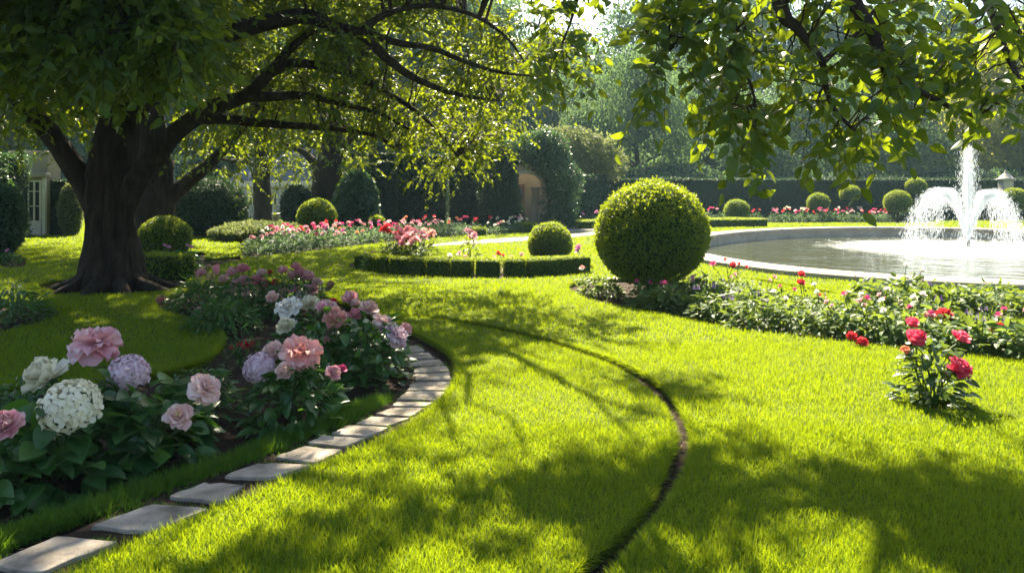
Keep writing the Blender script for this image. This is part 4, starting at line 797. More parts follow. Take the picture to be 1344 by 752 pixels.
# --- backdrop trees: three kinds of crown, copied
def back_tree(name, seed, H, W, mat, drooping=False):
    rg = np.random.default_rng(seed); lf, tk = MB(), MB(); n = 46
    add_tube(tk, smooth_line([(0, 0, -.3), (.1, 0, H * .2), (-.1, .1, H * .5), (.1, 0, H * .85)], 5), np.linspace(H * .028, H * .006, 16), 9, rough=.1)
    cs = []
    for k in range(n):
        z = H * rg.uniform(.12, .95); f = math.sin(math.pi * min(1, max(0.08, (z / H - .05) / 1.0)) ** .8); a_ = rg.uniform(0, 6.28); rr = W * .5 * f * rg.uniform(.45, 1.0)
        cs.append((np.array([rr * math.cos(a_), rr * math.sin(a_), z]), H * rg.uniform(.09, .14)))
        if k < 14: add_tube(tk, branch_to((0, 0, z * .75), cs[-1][0], .08), np.linspace(H * .010, H * .002, 7), 5, cap=False)
    for c, r in cs:
        m_ = 620; U = rdir(m_); sc_ = np.array([1.15, 1.15, 1.5 if drooping else .8]) * r; P = c + U * sc_ * (1 - .5 * rng.random((m_, 1)) ** 2 + .16 * rng.normal(size=(m_, 1)))
        D = U * .6 + rdir(m_) * .8; D[:, 2] -= 1.6 if drooping else .5
        lf.add(*place(LEAF5, P, D, U + [0, 0, .5] + rng.normal(size=(m_, 3)) * .5, H * .021 * rng.uniform(.6, 1.4, m_)))
    t = empty(name, (0, 0, 0), '', ''); lf.build('crown', M[mat], t, world=False); tk.build('trunk', M['dark_bark'], t, smooth=True, world=False); return t
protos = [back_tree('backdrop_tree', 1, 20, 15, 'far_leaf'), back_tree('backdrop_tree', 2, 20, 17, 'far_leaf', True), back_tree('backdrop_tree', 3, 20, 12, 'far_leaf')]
BT = [(-90, 64, 20, 0), (20, 70, 23, 1), (120, 60, 19, 2), (215, 66, 22, 0), (300, 72, 22, 2), (385, 64, 19, 1), (470, 62, 20, 0), (560, 66, 22, 2), (640, 70, 19, 1), (712, 72, 13, 0), (768, 56, 7.5, 2), (836, 57, 11.5, 1), (930, 68, 14, 0), (985, 56, 8.5, 2), (1062, 60, 11, 1), (1140, 70, 15, 0), (1190, 56, 9, 2), (1262, 62, 13, 1), (1345, 58, 9.5, 0), (1420, 68, 16, 2), (1490, 60, 13, 1),
      (860, 84, 23, 0), (980, 90, 25, 1), (1100, 86, 22, 2), (1215, 92, 25, 0), (1420, 90, 26, 1), (560, 92, 28, 1), (400, 92, 28, 0), (240, 92, 29, 1), (60, 90, 28, 2), (-120, 92, 28, 0), (735, 94, 21, 2), (1330, 96, 22, 2)]
BTL = {5: 'hazy drooping tree above the cream pavilion roof', 10: 'hazy low tree just past the pale shrub by the arch', 11: 'broad weeping hazy tree right above the big clipped ball', 12: 'hazy tall rounded tree above the low hedge with the sunny ball', 13: 'hazy low narrow tree above the dark clipped mound', 14: 'drooping hazy tree above the flat-bottomed clipped ball', 15: 'hazy tall round tree behind the drum-shaped topiary', 16: 'hazy low tree behind the highest clipped ball', 17: 'drooping hazy tree behind the tall fountain jet', 18: 'hazy round tree above the stone pier'}
used = set()
for i, (px, d, H, k) in enumerate(BT):
    o = protos[k] if k not in used else copy_tree(protos[k]); used.add(k)
    o.location = (X(px, d), d, 0); o.rotation_euler.z = i * 1.7; s = H / 20; o.scale = (s, s, s)
    tag(o, BTL.get(i) or 'tall hazy tree of the %s rank, %s from the house end of the garden' % (('second', ORD[i - 21]) if i > 20 else ('first', ordw(i))), 'tree', 'hazy backdrop trees beyond the hedges')
gold = back_tree('golden_tree', 9, 20, 13, 'gold_leaf'); gold.location = (X(1338, 56), 56, 5.5); gold.scale = (.30,) * 3
gold.location.z = 0; gold.scale = (.72, .72, .72); tag(gold, 'golden yellow sunlit tree high above the hedge behind the fountain', 'tree')
for i, (px, d, w, h) in enumerate(((80, 52, 130, 3.6), (250, 53, 130, 3.8), (470, 50, 110, 3.4), (880, 54, 160, 3.4), (1060, 55, 160, 3.2), (1260, 54, 170, 3.2))):     # dark understorey that closes the gaps under the trees
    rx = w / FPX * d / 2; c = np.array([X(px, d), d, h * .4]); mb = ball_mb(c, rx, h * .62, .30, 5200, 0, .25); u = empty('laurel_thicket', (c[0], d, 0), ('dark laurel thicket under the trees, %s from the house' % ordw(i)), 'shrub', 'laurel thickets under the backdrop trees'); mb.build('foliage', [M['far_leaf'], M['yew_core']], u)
# ------------------------------------------------------------------ flowers
def petal(L, W, cup, curl, ruf, nu=5, nv=5, ph=0.):
    V = []
    for j in range(nv):
        t = j / (nv - 1); w = W * .5 * (.28 + .72 * math.sin(math.pi * min(1, .06 + .72 * t)) ** .8) * (1 if t < .99 else .72)
        for i in range(nu):
            u = 2 * i / (nu - 1) - 1
            V.append([u * w, L * t * (1 - .10 * u * u * t), cup * w * u * u + curl * L * t * t + ruf * L * t * t * math.sin(u * 4.2 + ph) * .16])
    return np.array(V), grid_faces(nu, nv)
def ring(mb, n, th, r0, z0, L, W, cup, curl, ruf, rg, m=0, nu=5, nv=5, jit=.12):
    for k in range(n):
        a = 6.283 * (k + rg.uniform(-.3, .3)) / n + rg.uniform(0, .2); t = th + rg.normal() * jit; s = rg.uniform(.85, 1.12); T = petal(L * s, W * s, cup, curl * rg.uniform(.6, 1.3), ruf, nu, nv, rg.uniform(0, 6))
        Dv = np.array([[math.sin(t) * math.cos(a), math.sin(t) * math.sin(a), math.cos(t)]]); Nv = np.array([[-math.cos(t) * math.cos(a), -math.cos(t) * math.sin(a), math.sin(t)]])
        mb.add(*place(T, np.array([[r0 * math.cos(a), r0 * math.sin(a), z0]]), Dv, Nv, [1.]), m)
BLM = {}
def bloom_mesh(kind, col, var=0):
    """flower head of radius about 1, opening along +z"""
    key = (kind, col, var)
    if key in BLM: return BLM[key]
    rg = np.random.default_rng(abs(hash((kind, var))) % 9999 if False else sum(map(ord, kind)) * 7 + var); mb = MB(); mats = [PET[col], M['stem'], PET['yellow']]
    if kind == 'peony':
        ring(mb, 8, 1.45, .10, -.25, .98, .95, .25, .12, .7, rg); ring(mb, 8, 1.12, .10, -.2, .98, .85, .35, .18, .9, rg); ring(mb, 9, .82, .08, -.12, .95, .72, .4, .2, 1.1, rg); ring(mb, 10, .55, .07, -.08, .92, .6, .45, .22, 1.2, rg); ring(mb, 9, .30, .05, -.05, .86, .5, .5, .2, 1.2, rg); ring(mb, 6, .1, .03, 0, .8, .42, .5, .15, 1., rg)
    elif kind == 'rose':
        ring(mb, 6, 1.25, .12, -.3, .95, 1.05, .3, .05, .3, rg); ring(mb, 6, .92, .14, -.35, 1.0, 1.05, .5, .2, .3, rg); ring(mb, 6, .60, .16, -.38, 1.0, .95, .7, .30, .25, rg); ring(mb, 6, .38, .12, -.35, .98, .8, .9, .34, .2, rg); ring(mb, 5, .2, .07, -.3, .95, .6, 1.1, .30, .2, rg); ring(mb, 4, .06, .03, -.2, .86, .4, 1.2, .2, .1, rg)
    elif kind == 'double':      # round packed ball
        for th, n_, L in ((1.7, 8, .9), (1.35, 10, .95), (1.0, 10, 1.0), (.7, 9, 1.0), (.4, 8, 1.0), (.15, 5, .98)): ring(mb, n_, th, .08, -.12, L, .62, .55, .26, .8, rg)
    elif kind == 'nod':         # wide open head, outer petals hanging
        ring(mb, 7, 2.15, .16, .0, .9, 1.05, .22, -.12, .9, rg); ring(mb, 8, 1.6, .10, .03, .98, .92, .25, -.10, 1.0, rg); ring(mb, 8, 1.15, .08, .05, .85, .72, .3, -.02, 1.2, rg); ring(mb, 7, .7, .06, .06, .62, .55, .4, .05, 1.3, rg); ring(mb, 5, .3, .03, .05, .5, .42, .5, .1, 1.2, rg)
    elif kind == 'open':        # few broad petals and a pale yellow heart
        ring(mb, 6, 1.35, .08, -.1, 1.0, .98, .25, .05, .8, rg); ring(mb, 6, .95, .08, -.1, .92, .85, .35, .15, .9, rg); ring(mb, 4, .5, .05, -.08, .7, .6, .5, .2, 1., rg); ring(mb, 14, .45, .02, -.02, .42, .1, .1, .0, .2, rg, 2, 3, 3)
    elif kind == 'mophead':
        n_ = 150; g = np.arange(n_) + .5; z = 1 - 1.35 * g / n_; a = g * 2.39996; U = np.stack([np.sqrt(np.maximum(0, 1 - z * z)) * np.cos(a), np.sqrt(np.maximum(0, 1 - z * z)) * np.sin(a), z], 1); U = U * (1 + rg.normal(size=(n_, 1)) * .05) * [1, 1, .86]
        T = petal(.19, .19, .25, -.12, .3, 3, 3)
        for k in range(4):
            Nn = unit(U + rg.normal(size=U.shape) * .25); tx = unit(np.cross(Nn, rg.normal(size=3))); ty = np.cross(Nn, tx); q = k * math.pi / 2; D = tx * math.cos(q) + ty * math.sin(q) + Nn * .15
            mb.add(*place(T, U * .9, D, Nn, rg.uniform(.8, 1.25, n_)))
    elif kind == 'bud':
        ring(mb, 5, .45, .25, -.55, 1.15, .9, .8, -.38 + .75, .1, rg); ring(mb, 4, .25, .1, -.4, 1.15, .7, 1., .3, .1, rg)
    elif kind == 'small':       # bedding plant head
        ring(mb, 7, 1.3, .1, -.15, .95, .8, .3, .1, .6, rg, 0, 3, 3); ring(mb, 6, .8, .08, -.1, .95, .7, .4, .2, .6, rg, 0, 3, 3); ring(mb, 4, .3, .05, -.05, .85, .55, .5, .2, .5, rg, 0, 3, 3)
    elif kind == 'spike':       # upright spike of little florets
        n_ = 54; g = np.arange(n_) / n_; a = g * n_ * 2.4; r = .42 * (1 - g) ** .7 + .06; P = np.stack([r * np.cos(a), r * np.sin(a), -1 + 2.6 * g], 1); D = np.stack([np.cos(a), np.sin(a), np.full(n_, .5)], 1); mb.add(*place(LEAF5, P, D, rdir(n_, 1), .42 * (1.2 - .8 * g)))
    if kind in ('peony', 'rose', 'double', 'nod', 'open', 'bud', 'small'):
        ring(mb, 5, 1.7, .06, -.32, .5, .3, .2, -.1, .1, rg, 1, 3, 3)
    V = np.concatenate(mb.V); s = 1 / np.quantile(np.abs(V[:, :2]).max(1), .97) if kind != 'spike' else 1.; mb.V = [v * s for v in mb.V]
    BLM[key] = mb.mesh('bloom_' + kind, mats, True); return BLM[key]
def put_bloom(parent, pos, wid, kind, col, axis, name='bloom', lab=None, sq=1.):
    q = Vector(axis).to_track_quat('Z', 'Y'); o = link(name, bloom_mesh(kind, col, rng.integers(0, 3)), parent, Vector(pos) - Vector(parent.location) if parent.rotation_euler.z == 0 else pos)
    o.rotation_euler = q.to_euler(); o.rotation_mode = 'XYZ'; s = wid / 2; o.scale = (s, s, s * sq)
    if lab: o['label'] = lab
    return o
def dome_leaves(mb, c, RX, RY, H, n, leaf, T, inner=.45, zmin=.0, droop=.35, m=0):
    a = rng.random(n) * 6.283; t = np.arccos(1 - rng.random(n) * .98); f = inner + (1 - inner) * rng.random(n) ** .5
    P = np.stack([c[0] + RX * np.sin(t) * np.cos(a) * f, c[1] + RY * np.sin(t) * np.sin(a) * f, c[2] + np.maximum(zmin, H * np.cos(t) * (.35 + .65 * f) + .05 * H * rng.normal(size=n))], 1)
    D = np.stack([np.cos(a) * (.4 + np.sin(t)), np.sin(a) * (.4 + np.sin(t)), .45 - droop + rng.normal(size=n) * .35], 1) + rng.normal(size=(n, 3)) * .3
    N = np.stack([np.cos(a) * .35, np.sin(a) * .35, np.ones(n)], 1) + rng.normal(size=(n, 3)) * .35
    mb.add(*place(T, P, D, N, leaf * rng.uniform(.55, 1.25, n)), m)
def plant(label, base, RX, H, blooms, leaf=.12, n=170, T=OVATE, name='peony_plant', cat='peony', mat='peony_leaf', stem_r=.005, bsc=.87, RY=None, dz=-.06, group=None):
    """base pixel; blooms: (px, py, width in px, kind, colour, tilt x, tilt to camera, depth offset)"""
    b0 = G(*base, z=dz); d = b0[1]; t = empty(name, b0, label, cat, group); RXm = RX / FPX * d; top = A(base[0], base[1] - H, d)[2] - dz
    mb = MB(); RYm = RY or min(RXm, .5); dome_leaves(mb, (0, 0, 0), RXm, RYm, top, n, leaf, T)
    for k in range(9):
        a_ = rng.uniform(0, 6.28); e = np.array([RXm * .7 * math.cos(a_), RYm * .7 * math.sin(a_), top * rng.uniform(.5, .9)]); add_tube(mb, branch_to((.03 * math.cos(a_), .03 * math.sin(a_), 0), e, .15, 6), np.linspace(stem_r * 1.3, stem_r * .6, 6), 5, 1, cap=False)
    mb.build('foliage', [M[mat], M['stem']], t, world=False)
    for bl in blooms:
        px, py, w, kind, col, tx, tc = bl[:7]; off = bl[7] if len(bl) > 7 else 0.; dd = d + off; pos = A(px, py, dd); wid = w * bsc / FPX * dd
        ax = unit(np.array([tx, -tc, 1.0 if not (len(bl) > 8) else bl[8]])); put_bloom(t, pos, wid, kind, col, ax, sq=1.0)
        s0 = np.array(b0) + rng.normal(size=3) * [.04, .04, 0]; end = pos - ax * wid * .12; P = branch_to(s0, end, .10, 8, .03); P[-2] = end - ax * wid * .35 - np.array([0, 0, .01]); mb = MB(); add_tube(mb, smooth_line(P, 3), stem_r, 6); mb.build('stem', M['stem'], t, smooth=True)
    return t
# peony bed, front to back
plant('plant at the near bed corner with one pink flower, mostly outside the frame', (-26, 668), 62, 100, [(6, 558, 46, 'peony', 'rosepink', .1, .7, -.1)], .16, 90, BROAD, RY=.25)
plant('hydrangea with the biggest cream mophead, beside the near bed corner', (90, 628), 84, 122, [(92, 534, 88, 'mophead', 'cream', 0, .55, -.16), (60, 493, 56, 'peony', 'cream', -.5, .4, .12)], .17, 210, BROAD, name='hydrangea_plant', cat='hydrangea', RY=.40)
plant('tall plant with nodding pink flower on a bare stem above a lilac mophead', (184, 606), 78, 106, [(126, 452, 70, 'nod', 'rosepink', .15, .1, .18), (169, 490, 58, 'mophead', 'lilac', .2, .5, .0), (235, 547, 40, 'open', 'blush', .3, .9, -.22), (270, 510, 46, 'nod', 'blush', .9, .5, -.1)], .16, 230, BROAD, RY=.40)
plant('fine-leaved grey-green plant between lilac mophead and salmon peony', (262, 548), 52, 62, [], .085, 420, LANCE, name='foliage_plant', cat='plant', RY=.35)
plant('fine dark leafy plant at the frame side behind the cream mophead', (28, 560), 50, 62, [], .085, 380, LANCE, name='foliage_plant', cat='plant', RY=.3)
plant('rounded peony with coral double flower above a pale rose and lilac head', (386, 556), 58, 86, [(394, 462, 60, 'nod', 'coral', .2, .45, -.05), (361, 466, 36, 'peony', 'blush', -.4, .6, 0), (341, 483, 48, 'mophead', 'lilac', -.4, .6, -.1), (374, 487, 26, 'rose', 'blush', 0, .95, -.22), (437, 489, 22, 'peony', 'rosepink', .6, .5, -.1), (449, 484, 13, 'peony', 'magenta', .6, .4, 0)], .125, 300, OVATE, RY=.42)
plant('straggly plant with a few small crimson flowers behind the lilac head', (320, 484), 26, 50, [(323, 454, 15, 'small', 'crimson', .1, .5), (314, 453, 9, 'small', 'red', 0, .4), (304, 456, 8, 'small', 'red', -.2, .4), (331, 452, 8, 'small', 'crimson', .3, .2)], .05, 200, LANCE, name='flowering_plant', cat='flower', mat='rose_leaf', RY=.25)
plant('large peony nearest the stepping stones, lilac blooms drooping toward the path', (486, 500), 50, 82, [(505, 424, 34, 'nod', 'blush', .7, .1, 0), (521, 441, 36, 'nod', 'lilac', .9, .3, -.15), (532, 432, 18, 'peony', 'rosepink', .8, .2, .1), (484, 405, 26, 'peony', 'blush', .4, .3, .2), (466, 413, 20, 'peony', 'pink', .1, .5, .1), (467, 399, 15, 'peony', 'blush', 0, .2, .3), (459, 391, 21, 'peony', 'rosepink', 0, .4, .35), (428, 447, 13, 'small', 'rosepink', 0, .6, -.1)], .13, 330, OVATE, RY=.5)
plant('leafy peony with salmon double flower and three whites, middle of the bed', (425, 502), 70, 92, [(440, 420, 34, 'double', 'coral', .1, .7, -.05), (378, 402, 36, 'nod', 'white', -.3, .3, .1), (406, 399, 26, 'peony', 'cream', 0, .4, .3), (376, 428, 26, 'peony', 'cream', -.3, .6, -.1), (422, 403, 18, 'open', 'rosepink', .1, .6, .1), (432, 405, 24, 'peony', 'blush', .1, .4, .2), (437, 397, 13, 'small', 'crimson', .2, .3, .3), (358, 391, 18, 'double', 'blush', -.2, .7, .3)], .13, 330, OVATE, RY=.5)
BACKP = [(262, 408, 34, 42, [(264, 359, 14, 'peony', 'rosepink', -.2, .4), (284, 355, 11, 'bud', 'pink', 0, .2), (276, 364, 13, 'peony', 'yellow', 0, .5), (294, 367, 14, 'peony', 'blush', .1, .4), (262, 411, 16, 'double', 'rosepink', -.3, .8, -.5)], 'back plant with cream-yellow flower, closest to the big trunk'),
 (322, 414, 40, 50, [(305, 358, 17, 'peony', 'rosepink', -.2, .3), (319, 353, 17, 'peony', 'pink', .1, .3), (312, 373, 20, 'peony', 'rosepink', -.1, .6), (321, 368, 16, 'peony', 'rosepink', .2, .5), (338, 368, 17, 'peony', 'pink', .1, .5), (333, 377, 19, 'open', 'yellow', .1, .7), (347, 376, 12, 'bud', 'brown', .3, .4), (300, 384, 15, 'peony', 'blush', -.1, .7), (326, 388, 15, 'peony', 'blush', .1, .7), (344, 359, 14, 'peony', 'blush', .1, .3)], 'back plant with deep pink flower over a pale yellow one'),
 (385, 412, 44, 52, [(354, 358, 9, 'small', 'crimson', 0, .4), (371, 355, 14, 'peony', 'rosepink', 0, .3), (388, 350, 13, 'peony', 'pink', 0, .2), (385, 362, 16, 'peony', 'rosepink', .1, .4), (394, 358, 16, 'peony', 'pink', .1, .3), (404, 363, 18, 'peony', 'rosepink', .2, .4), (362, 371, 12, 'small', 'crimson', -.1, .5), (386, 378, 15, 'nod', 'rosepink', 0, .5), (408, 380, 20, 'peony', 'rosepink', .3, .6), (372, 384, 15, 'peony', 'blush', 0, .6), (396, 388, 16, 'peony', 'white', .1, .6), (416, 370, 14, 'peony', 'blush', .3, .4), (432, 376, 11, 'bud', 'brown', .5, .1)], 'back plant with the densest pinks, below the oval bed tip')]
for px, py, rx, h, bl, lab in BACKP: plant(lab, (px, py), rx, h, bl, .115, 620, LANCE, RY=.55)
plant('thin dry plant with one pink bud at the lawn side, by the big trunk', (220, 404), 12, 26, [(212, 394, 13, 'double', 'pink', -.4, .6)], .06, 46, LANCE, name='flowering_plant', cat='flower', mat='rose_leaf', RY=.15)
plant('dark low filler plant in the shaded middle of the peony bed', (292, 436), 46, 40, [], .105, 700, LANCE, name='foliage_plant', cat='plant', RY=.5)

# rose bush on the right lawn
plant('lone rose bush with hot pink blooms on the sunny lawn', (1222, 532), 44, 92, [(1197, 424, 18, 'rose', 'hotpink', -.1, .55, .0), (1202, 444, 27, 'rose', 'hotpink', -.1, .75, -.1), (1260, 443, 24, 'rose', 'hotpink', .3, .6, .1), (1257, 484, 32, 'double', 'hotpink', .6, .8, -.2), (1188, 459, 13, 'open', 'orange', -.5, .6, 0)], .09, 350, OVATE, name='rose_bush', cat='rose bush', mat='rose_leaf', RY=.26, dz=-.02)
plant('short rose stem with twin red buds at the lawn edge of the flower bed', (1126, 458), 10, 12, [(1118, 442, 14, 'double', 'red', -.2, .7, -.1), (1131, 450, 16, 'double', 'red', .2, .7, -.2)], .05, 26, OVATE, name='rose_bush', cat='rose bush', mat='rose_leaf', RY=.1)
plant('rose bush with big salmon-red double flower behind the lone bush', (1238, 448), 26, 32, [(1240, 414, 21, 'peony', 'red', .1, .5), (1221, 415, 14, 'peony', 'coral', -.2, .5)], .08, 150, OVATE, name='rose_bush', cat='rose bush', mat='rose_leaf', RY=.25)
plant('rose bush with red and salmon flowers near the frame edge', (1310, 460), 30, 30, [(1313, 429, 13, 'rose', 'red', .2, .5), (1303, 432, 14, 'peony', 'coral', -.2, .5), (1338, 428, 9, 'small', 'magenta', .2, .4)], .08, 170, OVATE, name='rose_bush', cat='rose bush', mat='rose_leaf', RY=.25)
plant('red rose rising on tall stems over the bed edge before the pool', (1058, 410), 18, 26, [(1052, 360, 11, 'rose', 'red', 0, .4), (1051, 371, 12, 'rose', 'red', 0, .6), (1078, 389, 12, 'rose', 'red', .3, .6)], .07, 90, OVATE, name='rose_bush', cat='rose bush', mat='rose_leaf', RY=.2)
plant('red rose group beside the big clipped ball, nearest the pool rim', (958, 390), 30, 30, [(936, 347, 11, 'small', 'magenta', -.2, .4), (952, 341, 7, 'small', 'red', 0, .2), (962, 348, 10, 'rose', 'red', 0, .5), (970, 347, 7, 'small', 'red', .2, .3), (980, 351, 7, 'small', 'red', .3, .4)], .07, 170, LANCE, name='rose_bush', cat='rose bush', mat='bed_leaf', RY=.35)

# ------------------------------------------------------------------ bedding plants
BP = {}
def bed_proto(key, mat, H, Rr, n, leaf, T, heads, name='bedding_plant'):
    """heads: (kind, colour, count, size, height)"""
    t = empty(name, (0, 0, 0), '', ''); mb = MB(); dome_leaves(mb, (0, 0, 0), Rr, Rr, H, n, leaf, T, .35); mb.build('foliage', [M[mat]], t, world=False)
    for kind, col, cnt, size, hz in heads:
        for k in range(cnt):
            a_ = rng.uniform(0, 6.28); r_ = Rr * .75 * math.sqrt(rng.random()); p = np.array([r_ * math.cos(a_), r_ * math.sin(a_), hz * rng.uniform(.85, 1.12)]); ax = unit(np.array([math.cos(a_) * .35, math.sin(a_) * .35 - .35, 1.]))
            if kind == 'spike': ax = unit(np.array([rng.normal() * .12, rng.normal() * .12, 1.]))
            put_bloom(t, p, size * rng.uniform(.85, 1.15), kind, col, ax)
            mb = MB(); add_tube(mb, branch_to((p[0] * .4, p[1] * .4, H * .3), p - ax * size * .15, .03, 4), [.006, .005, .004, .004], 4); mb.build('stem', M['stem'], t, world=False)
    BP[key] = [t, False]; return t
def use(key, loc, rot, sc, label, cat='flower', group=None):
    t, used = BP[key]; o = t if not used else copy_tree(t); BP[key][1] = True; o.location = [float(c) for c in loc]; o.rotation_euler.z = rot; o.scale = (sc,) * 3; tag(o, label, cat, group); return o
CW = {'rosepink': 'pink', 'magenta': 'magenta', 'white': 'white', 'orchid': 'orchid-purple', 'coral': 'coral', 'red': 'red', 'orange': 'salmon', 'cream': 'cream', 'purple': 'purple', 'pink': 'deep pink', 'none': 'green'}
for c in ('rosepink', 'magenta', 'orchid', 'white', 'red', 'orange', 'cream'):
    bed_proto('silver_' + c, 'grey_leaf', .34, .30, 210, .105, LEAF5, [('small', c, 3, .115, .46)])
bed_proto('silver_none', 'grey_leaf', .36, .30, 230, .105, LEAF5, [])
for c in ('rosepink', 'red', 'pink', 'coral'): bed_proto('tall_' + c, 'bed_leaf', .50, .22, 150, .11, LANCE, [('small', c, 4, .14, .62)])
bed_proto('tall_orchid', 'bed_leaf', .34, .16, 90, .10, LANCE, [('small', 'orchid', 2, .14, .46)])
for c in ('purple', 'rosepink', 'white', 'magenta'): bed_proto('leafy_' + c, 'bed_leaf', .33, .27, 190, .11, OVATE, [('spike' if c == 'purple' else 'small', c, 2, .055 if c == 'purple' else .07, .42)])
bed_proto('leafy_none', 'bed_leaf', .33, .28, 210, .115, OVATE, []); bed_proto('leafy_none2', 'bed_leaf', .36, .28, 230, .12, LANCE, [])
bed_proto('shade_none', 'peony_leaf', .36, .30, 210, .10, LANCE, []); bed_proto('shade_purple', 'peony_leaf', .38, .30, 200, .10, LANCE, [('spike', 'purple', 3, .06, .5)])
bed_proto('shade_orchid', 'peony_leaf', .34, .30, 200, .10, OVATE, [('small', 'orchid', 2, .09, .42)])
bed_proto('small_white', 'bed_leaf', .22, .18, 90, .08, OVATE, [('small', 'white', 2, .09, .30)]); bed_proto('small_rosepink', 'bed_leaf', .22, .18, 90, .08, OVATE, [('small', 'rosepink', 2, .10, .30)])
def row(pts, spacing, keys, desc, group, z=-.06, sc=(.85, 1.15), jit=.06, adj=''):
    P = smooth_line([G(x, y) for x, y in pts], 10); s = np.linalg.norm(np.diff(P, axis=0), axis=1); cum = np.concatenate([[0], np.cumsum(s)]); n = max(1, int(cum[-1] / spacing))
    for k in range(n):
        q = (k + .5) / n * cum[-1]; p = np.array([np.interp(q, cum, P[:, i]) for i in range(2)]) + rng.normal(size=2) * jit; key = keys[rng.integers(len(keys))]; c = key.split('_')[1].rstrip('2')
        lab = ('%s-flowered' % CW[c] if c != 'none' else 'flowerless') + ' %s plant, %s %s' % (adj, ordw(k), desc)
        use(key, (p[0], p[1], z), rng.uniform(0, 6.28), rng.uniform(*sc), ' '.join(lab.split()), 'flower', group)
SP = ['silver_rosepink', 'silver_magenta', 'silver_orchid', 'silver_rosepink', 'silver_none', 'silver_white', 'silver_magenta', 'silver_none', 'silver_red', 'silver_orange']
row([(324, 335), (400, 328), (470, 320), (540, 312.5), (615, 307)], .42, SP + ['silver_none'] * 3, 'from the trunk end, front row of long border', 'long border front row', adj='silvery')
row([(330, 331), (390, 323), (450, 315), (540, 308.5), (610, 304.5)], .42, SP, 'from the trunk end, middle row of long border', 'long border middle row', adj='silvery', sc=(.95, 1.25))
row([(340, 327), (390, 318), (450, 311), (540, 305), (610, 302)], .5, SP, 'from the trunk end, back row of long border', 'long border back row', adj='silvery', sc=(1., 1.3))
row([(642, 308), (665, 306), (690, 304.5)], .36, ['silver_cream', 'silver_rosepink', 'silver_white'], 'past the box cube in the long border', 'long border arch end', adj='pale')
row([(620, 304), (655, 303), (686, 302)], .45, ['silver_cream', 'silver_rosepink', 'silver_red'], 'from the box cube, arch end back row', 'long border arch end', adj='pale', sc=(1., 1.25))
# oval bed
row([(508, 353), (530, 356), (556, 357.5)], .22, ['tall_rosepink', 'tall_pink', 'tall_pink'], 'from the bed tip, front of tall clump in oval bed', 'tall plants in the oval bed', sc=(1.1, 1.3), adj='tall')
row([(504, 349), (535, 350.5), (575, 352)], .30, ['tall_rosepink', 'tall_red', 'tall_coral', 'tall_pink'], 'from the bed tip, back of tall clump in oval bed', 'tall plants in the oval bed', sc=(1.2, 1.45), adj='tall')
row([(482, 352), (494, 354)], .3, ['shade_purple'], 'behind the edging at the oval bed tip', 'oval bed tip plants', adj='short', sc=(.9, 1.))
row([(572, 356.5), (600, 357), (640, 357), (690, 356)], .42, ['small_white', 'small_rosepink', 'tall_orchid', 'tall_rosepink'], 'after the tall clump, right behind the edging blocks', 'low plants behind the edging blocks', sc=(1.0, 1.35), adj='low')
use('tall_rosepink', G(616, 352, -.06), 1., 1.2, 'tall pink-flowered plant standing alone over the fifth and sixth edging blocks'); use('tall_red', G(658, 358, -.06), 2., .62, 'slender red-flowered plant at the gap before the seventh edging block')
row([(752, 353), (775, 352)], .30, ['small_white', 'small_rosepink', 'tall_orchid'], 'between box ball and the big clipped ball', 'plants beside the big ball', adj='low')
# bed of the big ball
BK = ['leafy_none', 'leafy_none2', 'leafy_none2', 'leafy_white', 'leafy_rosepink', 'leafy_purple', 'leafy_purple', 'leafy_magenta']
row([(838, 399), (900, 410), (970, 422), (1050, 433), (1150, 445), (1250, 456), (1344, 466), (1440, 478)], .25, BK, 'from the big ball, front row of its bed', 'front row of the big bed', sc=(.85, 1.1), adj='leafy')
row([(862, 392), (920, 400), (985, 411), (1060, 422), (1150, 434), (1250, 445), (1344, 454), (1440, 465)], .28, BK, 'from the big ball, middle row of its bed', 'middle row of the big bed', sc=(.85, 1.15), adj='leafy')
row([(890, 383), (940, 388), (990, 397), (1050, 408), (1150, 422), (1250, 434), (1344, 443)], .36, BK, 'from the big ball, back row of its bed', 'back row of the big bed', sc=(.8, 1.05), adj='leafy')
row([(768, 381), (790, 385), (812, 381)], .24, ['leafy_none', 'small_white', 'leafy_none2'], 'at the mulched tip below the big ball', 'plants at the bed tip', adj='low', sc=(.75, .95))
plant('small red-topped flower on a thin stem below the big ball', (772, 388), 8, 14, [(764, 352, 9, 'small', 'coral', -.2, .4)], .05, 24, OVATE, name='flowering_plant', cat='flower', mat='bed_leaf', RY=.1)
row([(1122, 399), (1200, 405), (1290, 411), (1344, 415), (1430, 420)], .30, ['leafy_none', 'leafy_purple', 'leafy_none2', 'leafy_purple'], 'from the narrow tip, front of the pool-side bed', 'front of the pool-side bed', adj='leafy', sc=(.9, 1.15))
row([(1130, 392), (1200, 396), (1290, 401), (1344, 404), (1430, 409)], .34, ['leafy_none', 'leafy_purple', 'leafy_none2', 'leafy_white'], 'from the narrow tip, back of the pool-side bed', 'back of the pool-side bed', adj='leafy', sc=(1., 1.3))
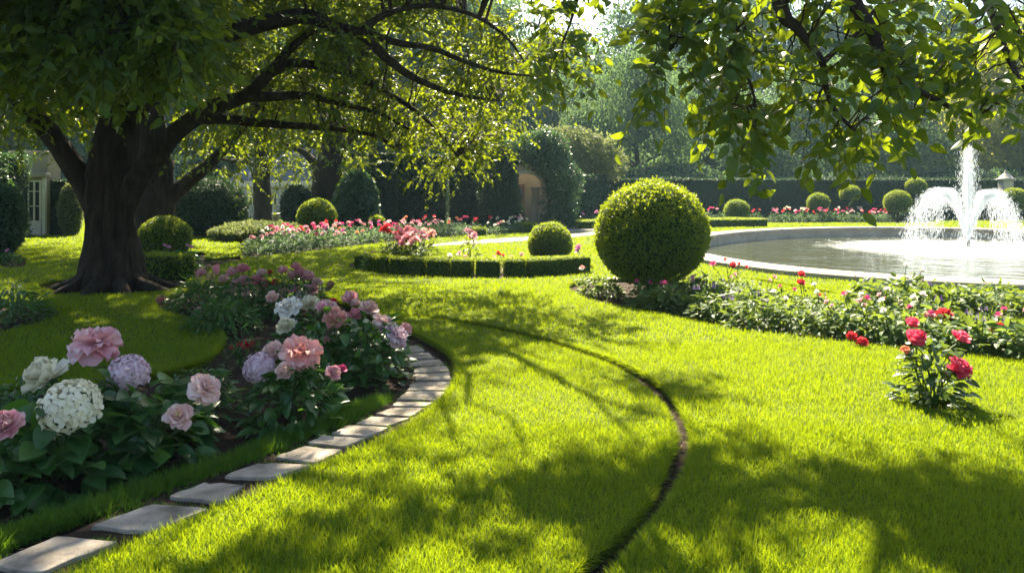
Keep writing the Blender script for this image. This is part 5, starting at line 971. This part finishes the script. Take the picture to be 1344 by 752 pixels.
# far border by the hedge
FK = ['silver_rosepink', 'silver_white', 'silver_red', 'silver_cream', 'silver_magenta']
row([(1012, 291), (1060, 291.2), (1110, 291.3), (1165, 291.3)], .42, FK, 'along the far border below the long hedge', 'far border front row', adj='silvery', z=-.04, sc=(1.1, 1.4))
row([(1012, 289.5), (1090, 289.5), (1165, 289.7)], .5, FK, 'in the rear row of the far border', 'far border rear row', adj='silvery', z=-.04, sc=(1.2, 1.5))
row([(922, 290), (955, 290)], .5, ['silver_rosepink', 'silver_magenta'], 'behind the low box hedge with the sunny ball', 'plants behind the low box hedge', adj='silvery', z=-.02, sc=(1.2, 1.4)); row([(984, 290), (1000, 290)], .5, ['silver_red', 'silver_white'], 'by the skirted ball past the low box hedge', 'plants behind the low box hedge', adj='silvery', z=-.02, sc=(1.1, 1.3))
row([(760, 296), (790, 296)], .42, ['silver_orchid', 'silver_rosepink'], 'behind the low box hedge across the gravel', 'plants across the gravel', adj='silvery', z=-.02, sc=(1., 1.3))
# beds on the shaded side
row([(186, 357), (215, 361), (245, 359)], .42, ['shade_none', 'shade_purple', 'shade_orchid'], 'along the low hedge beside the big trunk', 'plants beside the big trunk', adj='dark', sc=(.9, 1.1)); row([(190, 350), (225, 351), (256, 349)], .5, ['shade_purple', 'shade_none', 'shade_orchid'], 'around the clipped ball beside the big trunk', 'plants beside the big trunk', adj='dark', sc=(.9, 1.2))
row([(-70, 428), (0, 424), (40, 418), (64, 413)], .34, ['shade_none', 'shade_purple', 'shade_none'], 'from the frame side, front of the shaded lawn bed', 'shaded lawn bed plants', adj='dark', sc=(.9, 1.1)); row([(-70, 410), (0, 409), (45, 407)], .36, ['shade_none', 'shade_purple', 'shade_none'], 'from the frame side, back of the shaded lawn bed', 'shaded lawn bed plants', adj='dark', sc=(1., 1.25))
row([(-30, 343), (10, 344), (26, 343)], .5, ['shade_orchid', 'shade_none'], 'in the tiny bed below the ivy hedge', 'tiny bed plants', adj='dark', sc=(.7, .9))
for k, (t, used) in list(BP.items()):               # kinds that no row drew
    if not used:
        for ch in children(t): bpy.data.objects.remove(ch)
        bpy.data.objects.remove(t)

# ------------------------------------------------------------------ the hazy morning air
mb = MB(); box(mb, (0, 52, 15.5), (190, 124, 34)); hz = mb.build('haze', None or [bpy.data.materials.new('haze')]); tag(hz, kind='stuff'); hm = hz.data.materials[0]; hm.use_nodes = True
hn = hm.node_tree.nodes; hn.remove(hn['Principled BSDF']); pvn = hn.new('ShaderNodeVolumePrincipled'); pvn.inputs['Color'].default_value = (.55, .85, 1, 1); pvn.inputs['Density'].default_value = .00045; pvn.inputs['Anisotropy'].default_value = .1
hm.node_tree.links.new(pvn.outputs[0], hn['Material Output'].inputs['Volume'])
